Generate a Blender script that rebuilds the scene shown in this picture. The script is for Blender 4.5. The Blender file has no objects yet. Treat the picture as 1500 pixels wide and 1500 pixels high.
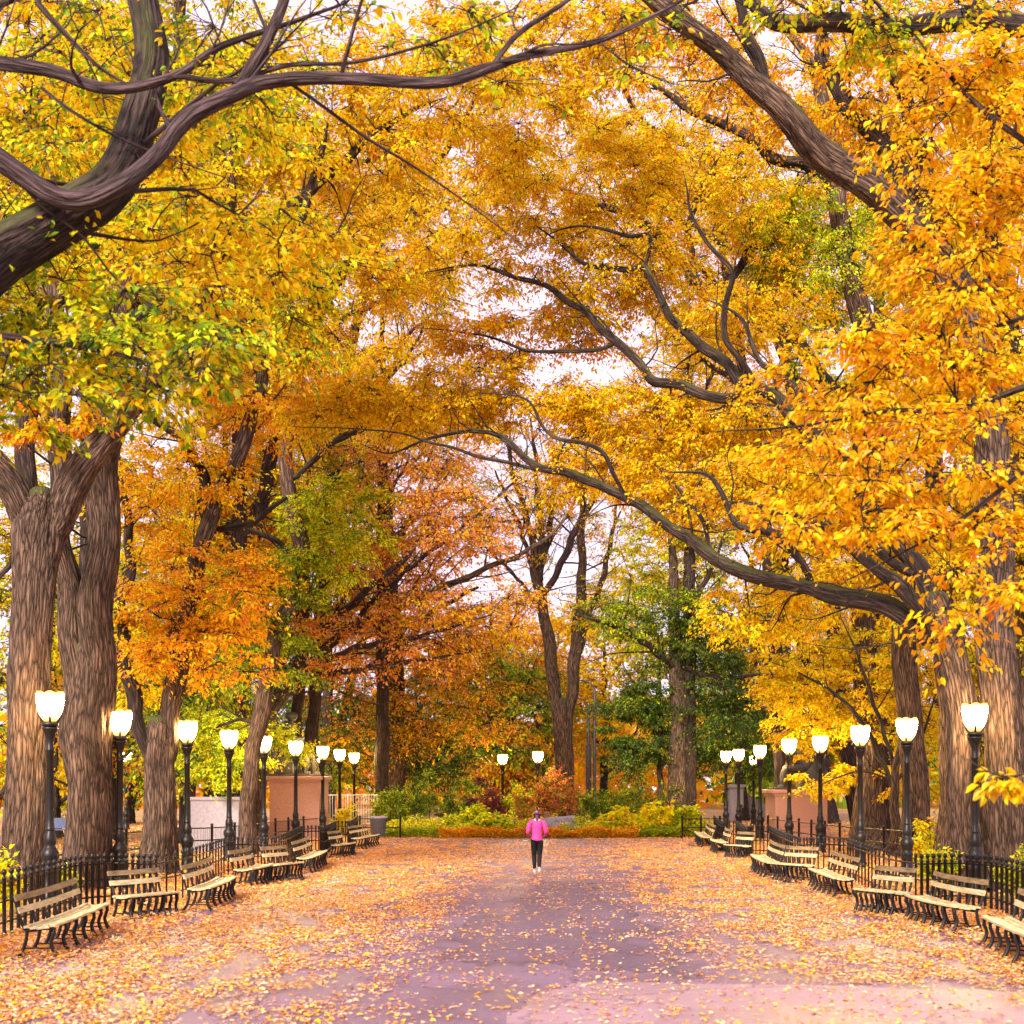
import bpy, bmesh, math, random
import numpy as np
from mathutils import Vector, Matrix, noise

random.seed(11)
rng = np.random.default_rng(11)
scene = bpy.context.scene
COL = scene.collection

# ---------------------------------------------------------------- camera constants
# the photograph: lens axis meets the picture at (785, 1150) of 1500 x 1500, focal length 2000 px, eye 2.4 m up
FPX, CX, CY, CH = 2000.0, 785.0, 1150.0, 2.4


def P(px, py, D):
    """world point at distance D that the survey of the photograph puts at (px, py)"""
    return np.array([(px - CX) * D / FPX, D, CH - (py - CY) * D / FPX])


def G(px, D):
    return np.array([(px - CX) * D / FPX, D, 0.0])


# ---------------------------------------------------------------- object helpers
def link(o, parent=None):
    COL.objects.link(o)
    if parent is not None:
        o.parent = parent
    return o


def tag(o, label=None, cat=None, group=None, kind=None):
    if label: o['label'] = label
    if cat: o['category'] = cat
    if group: o['group'] = group
    if kind: o['kind'] = kind
    return o


def empty(name, loc=(0, 0, 0), rz=0.0):
    o = bpy.data.objects.new(name, None)
    o.location = loc
    o.rotation_euler = (0, 0, rz)
    o.empty_display_size = 0.3
    return link(o)


def copy_tree(o, parent=None):
    c = o.copy()
    COL.objects.link(c)
    if parent is not None:
        c.parent = parent
    for ch in list(o.children):
        copy_tree(ch, c)
    return c


class MB:
    """collects pieces and links them as ONE mesh object"""

    def __init__(self):
        self.v, self.f, self.m, self.n = [], [], [], 0
        self.attrs = {}
        self.sm = []

    def add(self, verts, faces, mat=0, smooth=True, **attr):
        verts = np.asarray(verts, dtype=np.float32).reshape(-1, 3)
        nv = len(verts)
        if isinstance(faces, np.ndarray):
            groups = [faces]
        else:
            by = {}
            for f in faces:
                by.setdefault(len(f), []).append(f)
            groups = [np.array(x) for x in by.values()]
        for g in groups:
            self.f.append(g + self.n)
            self.m.append(np.full(len(g), mat, dtype=np.int32))
            self.sm.append(np.full(len(g), smooth, dtype=bool))
        for k in ('bark', 'col'):
            a = attr.get(k)
            if a is None:
                a = np.zeros((nv, 3), dtype=np.float32)
            self.attrs.setdefault(k, []).append(np.asarray(a, dtype=np.float32))
        self.v.append(verts)
        self.n += nv

    def build(self, name, mats, parent=None, use=()):
        me = bpy.data.meshes.new(name)
        v = np.concatenate(self.v)
        me.vertices.add(len(v))
        me.vertices.foreach_set('co', v.ravel())
        li = np.concatenate([f.ravel() for f in self.f]).astype(np.int32)
        cnt = np.concatenate([np.full(len(f), f.shape[1]) for f in self.f])
        st = np.concatenate([[0], np.cumsum(cnt)[:-1]]).astype(np.int32)
        me.loops.add(len(li))
        me.loops.foreach_set('vertex_index', li)
        me.polygons.add(len(st))
        me.polygons.foreach_set('loop_start', st)
        me.polygons.foreach_set('material_index', np.concatenate(self.m))
        me.polygons.foreach_set('use_smooth', np.concatenate(self.sm))
        for m in (mats if isinstance(mats, (list, tuple)) else [mats]):
            me.materials.append(m)
        if 'bark' in use:
            a = me.attributes.new('bark', 'FLOAT_VECTOR', 'POINT')
            a.data.foreach_set('vector', np.concatenate(self.attrs['bark']).ravel())
        if 'col' in use:
            c = np.concatenate(self.attrs['col'])
            a = me.attributes.new('col', 'FLOAT_COLOR', 'POINT')
            a.data.foreach_set('color', np.concatenate([c, np.ones((len(c), 1), np.float32)], 1).ravel())
        me.update(calc_edges=True)
        me.validate()
        o = bpy.data.objects.new(name, me)
        return link(o, parent)


def box_vf(x0, x1, y0, y1, z0, z1):
    v = [(x0, y0, z0), (x1, y0, z0), (x1, y1, z0), (x0, y1, z0), (x0, y0, z1), (x1, y0, z1), (x1, y1, z1), (x0, y1, z1)]
    f = [(0, 3, 2, 1), (4, 5, 6, 7), (0, 1, 5, 4), (1, 2, 6, 5), (2, 3, 7, 6), (3, 0, 4, 7)]
    return np.array(v, float), np.array(f)


def add_box(mb, x0, x1, y0, y1, z0, z1, mat=0, bev=0.0):
    if bev <= 0:
        v, f = box_vf(x0, x1, y0, y1, z0, z1)
        mb.add(v, f, mat, smooth=False)
        return
    bm = bmesh.new()
    v, f = box_vf(x0, x1, y0, y1, z0, z1)
    vs = [bm.verts.new(p) for p in v]
    for q in f: bm.faces.new([vs[i] for i in q])
    bmesh.ops.bevel(bm, geom=list(bm.edges), offset=bev, segments=2, affect='EDGES', profile=0.5)
    bm.verts.index_update()
    mb.add([tuple(p.co) for p in bm.verts], [tuple(w.index for w in q.verts) for q in bm.faces], mat, smooth=False)
    bm.free()


def lathe(mb, prof, n=20, mat=0, center=(0, 0, 0), scallop=None):
    """prof: list of (r, z)"""
    prof = np.array(prof, float)
    th = np.linspace(0, 2 * np.pi, n, endpoint=False)
    v = []
    for r, z in prof:
        rr = np.full(n, r)
        zz = np.full(n, z)
        if scallop is not None:
            zz = zz + scallop(th, r, z)
        v.append(np.stack([rr * np.cos(th) + center[0], rr * np.sin(th) + center[1], zz + center[2]], 1))
    v = np.concatenate(v)
    k = len(prof)
    f = []
    for i in range(k - 1):
        for j in range(n):
            f.append((i * n + j, i * n + (j + 1) % n, (i + 1) * n + (j + 1) % n, (i + 1) * n + j))
    f = np.array(f)
    mb.add(v, f, mat)
    if prof[0][0] > 1e-4: mb.add(v[:n], [tuple(range(n))[::-1]], mat, smooth=False)
    if prof[-1][0] > 1e-4: mb.add(v[-n:], [tuple(range(n))], mat, smooth=False)


def catmull(pts, step):
    pts = np.asarray(pts, float)
    if len(pts) < 3:
        n = max(2, int(np.linalg.norm(pts[-1][:3] - pts[0][:3]) / step) + 1)
        t = np.linspace(0, 1, n)[:, None]
        return pts[0] * (1 - t) + pts[-1] * t
    q = np.vstack([2 * pts[0] - pts[1], pts, 2 * pts[-1] - pts[-2]])
    out = []
    for i in range(1, len(q) - 2):
        p0, p1, p2, p3 = q[i - 1], q[i], q[i + 1], q[i + 2]
        n = max(1, int(np.linalg.norm(p2[:3] - p1[:3]) / step))
        for t in np.linspace(0, 1, n, endpoint=False):
            out.append(0.5 * ((2 * p1) + (-p0 + p2) * t + (2 * p0 - 5 * p1 + 4 * p2 - p3) * t * t + (-p0 + 3 * p1 - 3 * p2 + p3) * t ** 3))
    out.append(q[-2])
    return np.array(out)


def frames(p):
    t = np.gradient(p, axis=0)
    t /= np.linalg.norm(t, axis=1)[:, None] + 1e-12
    a = np.array([1.0, 0, 0]) if abs(t[0][0]) < 0.8 else np.array([0, 1.0, 0])
    n = a - t[0] * a.dot(t[0]); n /= np.linalg.norm(n)
    N = [n]
    for i in range(1, len(p)):
        n = N[-1] - t[i] * N[-1].dot(t[i])
        n /= np.linalg.norm(n) + 1e-12
        N.append(n)
    N = np.array(N)
    return t, N, np.cross(t, N)


def tube(mb, p, r, n=8, mat=0, rough=0.0, seed=0.0, cap=True, flat=None):
    p = np.asarray(p, float); r = np.asarray(r, float)
    t, N, B = frames(p)
    th = np.linspace(0, 2 * np.pi, n, endpoint=False)
    c, s = np.cos(th), np.sin(th)
    seg = np.concatenate([[0], np.cumsum(np.linalg.norm(np.diff(p, axis=0), axis=1))])
    R = np.repeat(r[:, None], n, 1)
    if rough > 0:
        for i in range(len(p)):
            for j in range(n):
                a = noise.noise(Vector((c[j] * 7 * max(r[i], .12) / .3 + seed, s[j] * 7 * max(r[i], .12) / .3, seg[i] * 0.9)))
                b = noise.noise(Vector((c[j] * 1.3 + seed + 9, s[j] * 1.3, seg[i] * 0.55)))
                d = 1 - 2 * abs(a)
                R[i, j] *= 1 + rough * (0.10 * d + 0.16 * b)
    v = p[:, None, :] + R[:, :, None] * (c[None, :, None] * N[:, None, :] + s[None, :, None] * B[:, None, :])
    m = len(p)
    i = np.arange(m - 1)[:, None]; j = np.arange(n)[None, :]
    f = np.stack([i * n + j, i * n + (j + 1) % n, (i + 1) * n + (j + 1) % n, (i + 1) * n + j], -1).reshape(-1, 4)
    bark = np.stack([c[None, :] * r[:, None] + seed, s[None, :] * r[:, None], np.repeat(seg[:, None], n, 1)], -1).reshape(-1, 3)
    mb.add(v.reshape(-1, 3), f, mat, bark=bark)
    if cap:
        mb.add(v[-1], [tuple(range(n))], mat, bark=bark[-n:])


# ---------------------------------------------------------------- materials
def nmat(name):
    m = bpy.data.materials.new(name)
    m.use_nodes = True
    nt = m.node_tree
    for n in list(nt.nodes): nt.nodes.remove(n)
    out = nt.nodes.new('ShaderNodeOutputMaterial')
    return m, nt, out


def N_(nt, t, **kw):
    n = nt.nodes.new(t)
    for k, v in kw.items():
        if k.startswith('_'):
            setattr(n, k[1:], v)
        else:
            n.inputs[k.replace('__', ' ')].default_value = v
    return n


def ramp(nt, stops):
    n = nt.nodes.new('ShaderNodeValToRGB')
    e = n.color_ramp.elements
    while len(e) < len(stops): e.new(0.5)
    for x, (p, c) in zip(e, stops):
        x.position = p
        x.color = (*c, 1)
    return n


def simple(name, stops, scale=6.0, rough=0.7, bump=0.15, metal=0.0, stretch=(1, 1, 1), detail=5, dist=0.01, spec=0.5):
    m, nt, out = nmat(name)
    tc = N_(nt, 'ShaderNodeTexCoord')
    mp = N_(nt, 'ShaderNodeMapping'); mp.inputs['Scale'].default_value = stretch
    nt.links.new(tc.outputs['Object'], mp.inputs[0])
    nz = N_(nt, 'ShaderNodeTexNoise', Scale=scale, Detail=detail, Roughness=0.62)
    nt.links.new(mp.outputs[0], nz.inputs['Vector'])
    rp = ramp(nt, stops)
    nt.links.new(nz.outputs['Fac'], rp.inputs[0])
    b = N_(nt, 'ShaderNodeBsdfPrincipled', Roughness=rough, Metallic=metal)
    b.inputs['Specular IOR Level'].default_value = spec
    nt.links.new(rp.outputs[0], b.inputs['Base Color'])
    if bump:
        bp = N_(nt, 'ShaderNodeBump', Strength=bump, Distance=dist)
        nt.links.new(nz.outputs['Fac'], bp.inputs['Height'])
        nt.links.new(bp.outputs[0], b.inputs['Normal'])
    nt.links.new(b.outputs[0], out.inputs[0])
    return m


def bark_mat(name, dark, mid, light, moss=0.0):
    m, nt, out = nmat(name)
    at = N_(nt, 'ShaderNodeAttribute'); at.attribute_name = 'bark'
    mp = N_(nt, 'ShaderNodeMapping'); mp.inputs['Scale'].default_value = (23, 23, 2.0)
    nt.links.new(at.outputs['Vector'], mp.inputs[0])
    nd = N_(nt, 'ShaderNodeTexNoise', Scale=0.55, Detail=3.0, Roughness=0.6)
    nt.links.new(mp.outputs[0], nd.inputs['Vector'])
    va = N_(nt, 'ShaderNodeVectorMath', _operation='MULTIPLY_ADD'); va.inputs[1].default_value = (2.4, 2.4, 1.6)
    nt.links.new(nd.outputs['Color'], va.inputs[0]); nt.links.new(mp.outputs[0], va.inputs[2])
    vo = N_(nt, 'ShaderNodeTexVoronoi', _feature='DISTANCE_TO_EDGE', Scale=0.75)
    nt.links.new(va.outputs[0], vo.inputs['Vector'])
    nf = N_(nt, 'ShaderNodeTexNoise', Scale=2.6, Detail=4.0, Roughness=0.65)
    nt.links.new(mp.outputs[0], nf.inputs['Vector'])
    m0 = N_(nt, 'ShaderNodeMath', _operation='MULTIPLY_ADD', _use_clamp=True); m0.inputs[1].default_value = 1.55
    nt.links.new(vo.outputs['Distance'], m0.inputs[0])
    m1 = N_(nt, 'ShaderNodeMath', _operation='MULTIPLY_ADD'); m1.inputs[1].default_value = 0.55; m1.inputs[2].default_value = -0.07
    nt.links.new(nf.outputs['Fac'], m1.inputs[0]); nt.links.new(m1.outputs[0], m0.inputs[2])
    nz = m0
    mp2 = N_(nt, 'ShaderNodeMapping'); mp2.inputs['Scale'].default_value = (3, 3, 0.9)
    nt.links.new(at.outputs['Vector'], mp2.inputs[0])
    n2 = N_(nt, 'ShaderNodeTexNoise', Scale=1.0, Detail=5.0, Roughness=0.6)
    nt.links.new(mp2.outputs[0], n2.inputs['Vector'])
    rp = ramp(nt, [(0.2, dark), (0.38, mid), (0.8, light)])
    nt.links.new(nz.outputs[0], rp.inputs[0])
    rp2 = ramp(nt, [(0.3, (0.62, 0.6, 0.56)), (0.7, (1.15, 1.08, 1.1))])
    nt.links.new(n2.outputs['Fac'], rp2.inputs[0])
    mx = N_(nt, 'ShaderNodeMix', _data_type='RGBA', _blend_type='MULTIPLY'); mx.inputs[0].default_value = 1
    nt.links.new(rp.outputs[0], mx.inputs[6]); nt.links.new(rp2.outputs[0], mx.inputs[7])
    colour = mx.outputs[2]
    if moss > 0:
        ge = N_(nt, 'ShaderNodeNewGeometry')
        sx = N_(nt, 'ShaderNodeSeparateXYZ'); nt.links.new(ge.outputs['Normal'], sx.inputs[0])
        ad = N_(nt, 'ShaderNodeMath', _operation='MULTIPLY_ADD'); ad.inputs[1].default_value = 0.5; ad.inputs[2].default_value = -0.05
        nt.links.new(sx.outputs['Z'], ad.inputs[0])
        a2 = N_(nt, 'ShaderNodeMath', _operation='ADD'); nt.links.new(ad.outputs[0], a2.inputs[0]); nt.links.new(n2.outputs['Fac'], a2.inputs[1])
        rm = ramp(nt, [(0.62, (0, 0, 0)), (0.78, (moss, moss, moss))]); nt.links.new(a2.outputs[0], rm.inputs[0])
        m3 = N_(nt, 'ShaderNodeMix', _data_type='RGBA'); nt.links.new(rm.outputs[0], m3.inputs[0])
        nt.links.new(colour, m3.inputs[6]); m3.inputs[7].default_value = (0.07, 0.085, 0.02, 1)
        colour = m3.outputs[2]
    b = N_(nt, 'ShaderNodeBsdfPrincipled', Roughness=0.85)
    b.inputs['Specular IOR Level'].default_value = 0.25
    nt.links.new(colour, b.inputs['Base Color'])
    bp = N_(nt, 'ShaderNodeBump', Strength=1.0, Distance=0.05)
    nt.links.new(nz.outputs[0], bp.inputs['Height'])
    nt.links.new(bp.outputs[0], b.inputs['Normal'])
    nt.links.new(b.outputs[0], out.inputs[0])
    return m


def leaf_mat(name, trans=0.56):
    m, nt, out = nmat(name)
    at = N_(nt, 'ShaderNodeAttribute'); at.attribute_name = 'col'
    d = N_(nt, 'ShaderNodeBsdfDiffuse'); t = N_(nt, 'ShaderNodeBsdfTranslucent')
    nt.links.new(at.outputs['Color'], d.inputs['Color']); nt.links.new(at.outputs['Color'], t.inputs['Color'])
    mx = N_(nt, 'ShaderNodeMixShader'); mx.inputs[0].default_value = trans
    nt.links.new(d.outputs[0], mx.inputs[1]); nt.links.new(t.outputs[0], mx.inputs[2])
    gl = N_(nt, 'ShaderNodeBsdfGlossy', Roughness=0.45); gl.inputs['Color'].default_value = (1, 1, 1, 1)
    m2 = N_(nt, 'ShaderNodeMixShader'); m2.inputs[0].default_value = 0.012
    nt.links.new(mx.outputs[0], m2.inputs[1]); nt.links.new(gl.outputs[0], m2.inputs[2])
    nt.links.new(m2.outputs[0], out.inputs[0])
    return m


BARK = bark_mat('furrowed_bark', (0.016, 0.010, 0.008), (0.088, 0.056, 0.042), (0.20, 0.133, 0.10), moss=0.65)
BARK_DK = bark_mat('dark_branch_bark', (0.011, 0.007, 0.007), (0.036, 0.023, 0.021), (0.085, 0.056, 0.05), moss=0.5)
BARK_PL = bark_mat('mauve_twig_bark', (0.024, 0.015, 0.017), (0.062, 0.041, 0.045), (0.125, 0.086, 0.095))
LEAF = leaf_mat('autumn_leaf')
LITTER = leaf_mat('fallen_leaf', 0.15)
IRON = simple('black_painted_iron', [(0.3, (0.005, 0.0042, 0.005)), (0.7, (0.013, 0.0105, 0.012))], 18, 0.42, 0.08, spec=0.3)
WOOD_DK = simple('brown_bench_slat', [(0.3, (0.07, 0.046, 0.022)), (0.5, (0.20, 0.135, 0.062)), (0.75, (0.34, 0.25, 0.125))], 5, 0.6, 0.3, stretch=(.5, 5, 5))
WOOD = simple('weathered_bench_slat', [(0.28, (0.22, 0.16, 0.08)), (0.42, (0.42, 0.34, 0.18)), (0.6, (0.58, 0.50, 0.29)), (0.8, (0.70, 0.62, 0.40))], 5, 0.55, 0.3, stretch=(.5, 5, 5))
BRONZE = simple('dark_bronze', [(0.3, (0.022, 0.020, 0.018)), (0.7, (0.065, 0.058, 0.05))], 5, 0.6, 0.3, metal=0.1)
GRANITE = simple('pink_granite', [(0.35, (0.34, 0.16, 0.12)), (0.65, (0.47, 0.25, 0.19))], 30, 0.6, 0.1)
STONE = simple('pale_grey_stone', [(0.3, (0.20, 0.175, 0.215)), (0.7, (0.30, 0.265, 0.32))], 8, 0.8, 0.2)
ROCK = simple('grey_rock', [(0.3, (0.13, 0.115, 0.17)), (0.7, (0.26, 0.235, 0.32))], 5, 0.85, 0.5, dist=0.05)
WHITE = simple('white_painted_metal', [(0.3, (0.62, 0.62, 0.62)), (0.7, (0.76, 0.76, 0.75))], 6, 0.4, 0.05)
GREYMETAL = simple('grey_painted_metal', [(0.3, (0.05, 0.045, 0.06)), (0.7, (0.085, 0.078, 0.095))], 7, 0.45, 0.08)
SKIN = simple('skin', [(0.3, (0.5, 0.3, 0.22)), (0.7, (0.58, 0.36, 0.27))], 20, 0.5, 0.05)
PINK = simple('pink_jacket', [(0.3, (0.46, 0.018, 0.17)), (0.7, (0.70, 0.04, 0.30))], 7, 0.7, 0.9, dist=0.04)
BLACK = simple('black_leggings', [(0.3, (0.004, 0.0035, 0.0045)), (0.7, (0.009, 0.008, 0.01))], 12, 0.7, 0.1, spec=0.2)
HAIR = simple('dark_plum_hair', [(0.35, (0.03, 0.008, 0.025)), (0.65, (0.10, 0.018, 0.075))], 30, 0.45, 0.4, stretch=(1, 1, .2))
SHOE = simple('pale_shoe', [(0.3, (0.4, 0.4, 0.46)), (0.7, (0.6, 0.6, 0.66))], 12, 0.6, 0.1)
BLUE = simple('blue_painted_bench', [(0.3, (0.05, 0.07, 0.16)), (0.7, (0.09, 0.12, 0.24))], 8, 0.5, 0.1)


def globe_mat():
    """glass lit by the bulb inside: brightest at bulb height, yellower towards the neck and the rim"""
    m, nt, out = nmat('lit_lamp_glass')
    tc = N_(nt, 'ShaderNodeTexCoord')
    sx = N_(nt, 'ShaderNodeSeparateXYZ'); nt.links.new(tc.outputs['Object'], sx.inputs[0])
    mr = N_(nt, 'ShaderNodeMapRange'); mr.inputs[1].default_value = 3.55; mr.inputs[2].default_value = 4.17
    nt.links.new(sx.outputs['Z'], mr.inputs[0])
    r1 = ramp(nt, [(0.0, (1.0, 0.50, 0.11)), (0.28, (1.0, 0.64, 0.24)), (0.5, (1.0, 0.68, 0.29)), (0.8, (1.0, 0.62, 0.20)), (1.0, (1.0, 0.48, 0.09))])
    r2 = ramp(nt, [(0.0, (.0025,) * 3), (0.14, (.01,) * 3), (0.34, (.6,) * 3), (0.5, (1.0,) * 3), (0.68, (.5,) * 3), (0.9, (.01,) * 3), (1.0, (.003,) * 3)])
    nt.links.new(mr.outputs[0], r1.inputs[0]); nt.links.new(mr.outputs[0], r2.inputs[0])
    ml = N_(nt, 'ShaderNodeMath', _operation='MULTIPLY'); ml.inputs[1].default_value = 190.0
    nt.links.new(r2.outputs[0], ml.inputs[0])
    e = N_(nt, 'ShaderNodeEmission')
    nt.links.new(r1.outputs[0], e.inputs['Color']); nt.links.new(ml.outputs[0], e.inputs['Strength'])
    nt.links.new(e.outputs[0], out.inputs[0])
    return m


GLOBE = globe_mat()

# ---------------------------------------------------------------- leaf palettes (linear colours of the leaves themselves)
GOLD, AMBER, YEL = (0.90, 0.535, 0.005), (0.89, 0.38, 0.006), (0.90, 0.65, 0.010)
LIME, GREEN, DKGR = (0.54, 0.62, 0.012), (0.20, 0.32, 0.014), (0.04, 0.095, 0.015)
RUST, RED, OLIVE, PLUM = (0.82, 0.29, 0.055), (0.40, 0.07, 0.035), (0.27, 0.25, 0.02), (0.13, 0.025, 0.04)
PEACH, TAN, BROWN = (0.86, 0.43, 0.22), (0.74, 0.40, 0.27), (0.30, 0.12, 0.05)
PAL = {
    'gold': [(6, GOLD), (1.7, AMBER), (3.4, YEL), (0.3, LIME)],
    'amber': [(3.4, AMBER), (5, GOLD), (1.2, YEL), (0.2, RUST)],
    'yellow': [(4.5, YEL), (4, GOLD), (1.0, LIME), (.4, AMBER)],
    'yelgreen': [(2.8, YEL), (2.2, GOLD), (2.2, LIME), (1.6, GREEN), (.5, OLIVE)],
    'greenmix': [(2.0, GREEN), (2.4, LIME), (2.0, YEL), (.7, OLIVE), (1.2, GOLD), (.3, DKGR)],
    'lime': [(4, LIME), (2, GREEN), (2, YEL)],
    'green': [(3.5, GREEN), (1.4, OLIVE), (2.2, LIME), (.8, DKGR)],
    'dkgreen': [(5, DKGR), (1.6, GREEN), (.6, OLIVE)],
    'shrub': [(3, GREEN), (2.4, DKGR), (1.2, OLIVE), (.5, LIME)],
    'orange': [(4, AMBER), (2.6, GOLD), (1.2, RUST), (.9, YEL)],
    'rust': [(3.4, RUST), (2.6, AMBER), (1.4, GOLD), (1.2, (0.80, 0.36, 0.16)), (.3, RED)],
    'darkorange': [(3, AMBER), (2.6, GOLD), (1.2, RUST), (1.6, DKGR), (1.4, OLIVE), (.8, GREEN)],
    'red': [(3, RED), (2, RUST), (1.5, OLIVE), (1, GREEN)],
    'plum': [(4, PLUM), (1, RED)],
    'litter': [(5, PEACH), (2.2, AMBER), (1.1, GOLD), (2.6, TAN), (1.6, RUST), (.7, BROWN)],
    'marigold': [(3, (0.82, 0.26, 0.01)), (2.4, AMBER), (1.4, GREEN), (.8, GOLD), (.6, RUST)],
    'hosta': [(4, YEL), (2.2, LIME), (1, GOLD)],
}


def pick_cols(pal, spray_id, nspray):
    w = np.array([a for a, _ in PAL[pal]], float); w /= w.sum()
    c = np.array([b for _, b in PAL[pal]], float)
    base = rng.choice(len(w), size=nspray, p=w)
    idx = base[spray_id]
    flip = rng.random(len(spray_id)) < 0.45
    idx = np.where(flip, rng.choice(len(w), size=len(spray_id), p=w), idx)
    col = c[idx]
    sv = rng.normal(1, 0.12, nspray)[spray_id]
    lv = rng.normal(1, 0.14, len(spray_id))
    col = col * np.clip(sv * lv, .5, 1.45)[:, None]
    col[:, 1] *= rng.normal(1, 0.08, len(col))
    dry = (rng.random(len(col)) < .05)[:, None]
    col = np.where(dry, col * .45 + np.array(BROWN) * .4, col)
    return np.clip(col, 0.003, 0.85)


def unit(a):
    return a / (np.linalg.norm(a, axis=-1, keepdims=True) + 1e-9)


def add_leaves(mb, pos, d, nrm, size, col, fine=False, aspect=0.55, mat=0):
    """pos (n,3), d = direction of the midrib, nrm = up of the blade"""
    n = len(pos)
    d = unit(d)
    side = unit(np.cross(d, nrm))
    up = np.cross(side, d)
    L = size[:, None]
    W = L * aspect * 0.5 * rng.uniform(.72, 1.25, (n, 1))
    cup = L * rng.uniform(0.02, 0.16, (n, 1))
    curl = L * rng.uniform(-0.25, 0.05, (n, 1))
    if fine:
        b = pos
        r1 = pos + d * L * .3 + side * W * .92 + up * cup
        r2 = pos + d * L * .66 + side * W * .8 + up * (cup + curl * .4)
        tip = pos + d * L + up * curl
        l2 = pos + d * L * .66 - side * W * .8 + up * (cup + curl * .4)
        l1 = pos + d * L * .3 - side * W * .92 + up * cup
        v = np.stack([b, r1, r2, tip, l2, l1], 1).reshape(-1, 3)
        k = np.arange(n)[:, None] * 6
        f = np.concatenate([k + np.array([[0, 1, 2, 3]]), k + np.array([[0, 3, 4, 5]])])
        c = np.repeat(col, 6, 0)
    else:
        r = pos + d * L * .45 + side * W + up * cup
        l = pos + d * L * .45 - side * W + up * cup
        tip = pos + d * L + up * curl
        v = np.stack([pos, r, tip, l], 1).reshape(-1, 3)
        k = np.arange(n)[:, None] * 4
        f = k + np.array([[0, 1, 2, 3]])
        c = np.repeat(col, 4, 0)
    mb.add(v, f, mat, smooth=False, col=c)


NTOT = [0]


def add_twigs(mb, p0, p1, p2, r0, r1, mat=1):
    """many three-sided twigs at once, quadratic from p0 over p1 to p2"""
    n = len(p0)
    if n == 0: return
    ts = np.array([0, .5, 1.0])
    rings = []
    dirn = unit(p2 - p0)
    a = unit(np.cross(dirn, np.array([0.13, 0.21, 1.0])))
    b = np.cross(dirn, a)
    for t in ts:
        c = p0 * (1 - t) ** 2 + 2 * p1 * t * (1 - t) + p2 * t * t
        r = (r0 * (1 - t) + r1 * t)[:, None]
        rings.append(np.stack([c + r * (math.cos(k) * a + math.sin(k) * b) for k in (0, 2.094, 4.189)], 1))
    v = np.stack(rings, 1).reshape(-1, 3)
    k = np.arange(n)[:, None] * 9
    fs = []
    for i in range(2):
        for j in range(3):
            fs.append(k + np.array([[i * 3 + j, i * 3 + (j + 1) % 3, (i + 1) * 3 + (j + 1) % 3, (i + 1) * 3 + j]]))
    bark = np.tile(np.array([[.005, 0, 0], [0, .005, 0], [-.005, 0, .1]]), (n * 3, 1))
    mb.add(v, np.concatenate(fs), mat, bark=bark)


def fill_clump(mb, c, R, pal, nsp, nlf, lsize, outward, flat=0.34, fine=False, twig_r=0.006, droop=0.25, leafless=0.0, lenk=(.75, 1.25)):
    """one branch end: sprays radiating in flattish layers, leaves in two rows along each"""
    az = rng.uniform(0, 2 * np.pi, nsp)
    rad = R * np.sqrt(rng.uniform(0.12, 1, nsp))
    off = np.stack([np.cos(az) * rad, np.sin(az) * rad, rng.normal(0, flat * R * .6, nsp) - .22 * rad * droop * 2], 1)
    off += outward[None, :] * R * rng.uniform(0, .5, (nsp, 1))
    base = c + off * rng.uniform(.1, .45, (nsp, 1))
    end = c + off * rng.uniform(lenk[0], lenk[1], (nsp, 1)) + np.stack([np.zeros(nsp), np.zeros(nsp), -droop * rad * rng.uniform(.1, .9, nsp)], 1)
    mid = (base + end) / 2 + np.stack([np.zeros(nsp), np.zeros(nsp), .12 * rad], 1)
    add_twigs(mb, np.repeat(c[None], nsp, 0), (c + base) / 2 + np.array([0, 0, .04]), base, np.full(nsp, twig_r * 1.7), np.full(nsp, twig_r * 1.3))
    add_twigs(mb, base, mid, end, np.full(nsp, twig_r * 1.3), np.full(nsp, twig_r * .6))
    if nlf <= 0: return
    sid = np.repeat(np.arange(nsp), nlf)
    t = rng.uniform(0.05, 1.04, len(sid))
    b, m, e = base[sid], mid[sid], end[sid]
    pt = b * ((1 - t) ** 2)[:, None] + 2 * m * (t * (1 - t))[:, None] + e * (t * t)[:, None]
    dv = unit(e - b)
    sd = unit(np.cross(dv, np.array([0, 0, 1.0])))
    sg = rng.choice([-1.0, 1.0], len(sid))
    L = np.linalg.norm(e - b, axis=1)
    wd = rng.random(len(sid)) ** 1.3 * (0.28 * L + .04) * (1.15 - t)
    pt = pt + sd * (sg * wd)[:, None] + rng.normal(0, .02 + .03 * R, (len(sid), 3)) * np.array([1, 1, 1.1])
    ld = dv * rng.uniform(.2, .9, (len(sid), 1)) + sd * (sg * rng.uniform(.3, 1.0, len(sid)))[:, None] + np.stack([np.zeros(len(sid)), np.zeros(len(sid)), rng.uniform(-1.0, .15, len(sid))], 1)
    nr = np.stack([rng.normal(0, .55, len(sid)), rng.normal(0, .55, len(sid)), np.ones(len(sid))], 1)
    sz = lsize * rng.uniform(.5, 1.3, len(sid))
    col = pick_cols(pal, sid, nsp)
    if leafless > 0:
        k = rng.random(len(sid)) > leafless
        pt, ld, nr, sz, col = pt[k], ld[k], nr[k], sz[k], col[k]
    add_leaves(mb, pt, ld, nr, sz, col, fine)


GAPS = [(725, 425, 85, 42), (890, 150, 48, 28), (560, 478, 55, 26), (585, 545, 38, 22), (800, 660, 35, 55), (1240, 130, 30, 36), (700, 860, 45, 30)]


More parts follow.
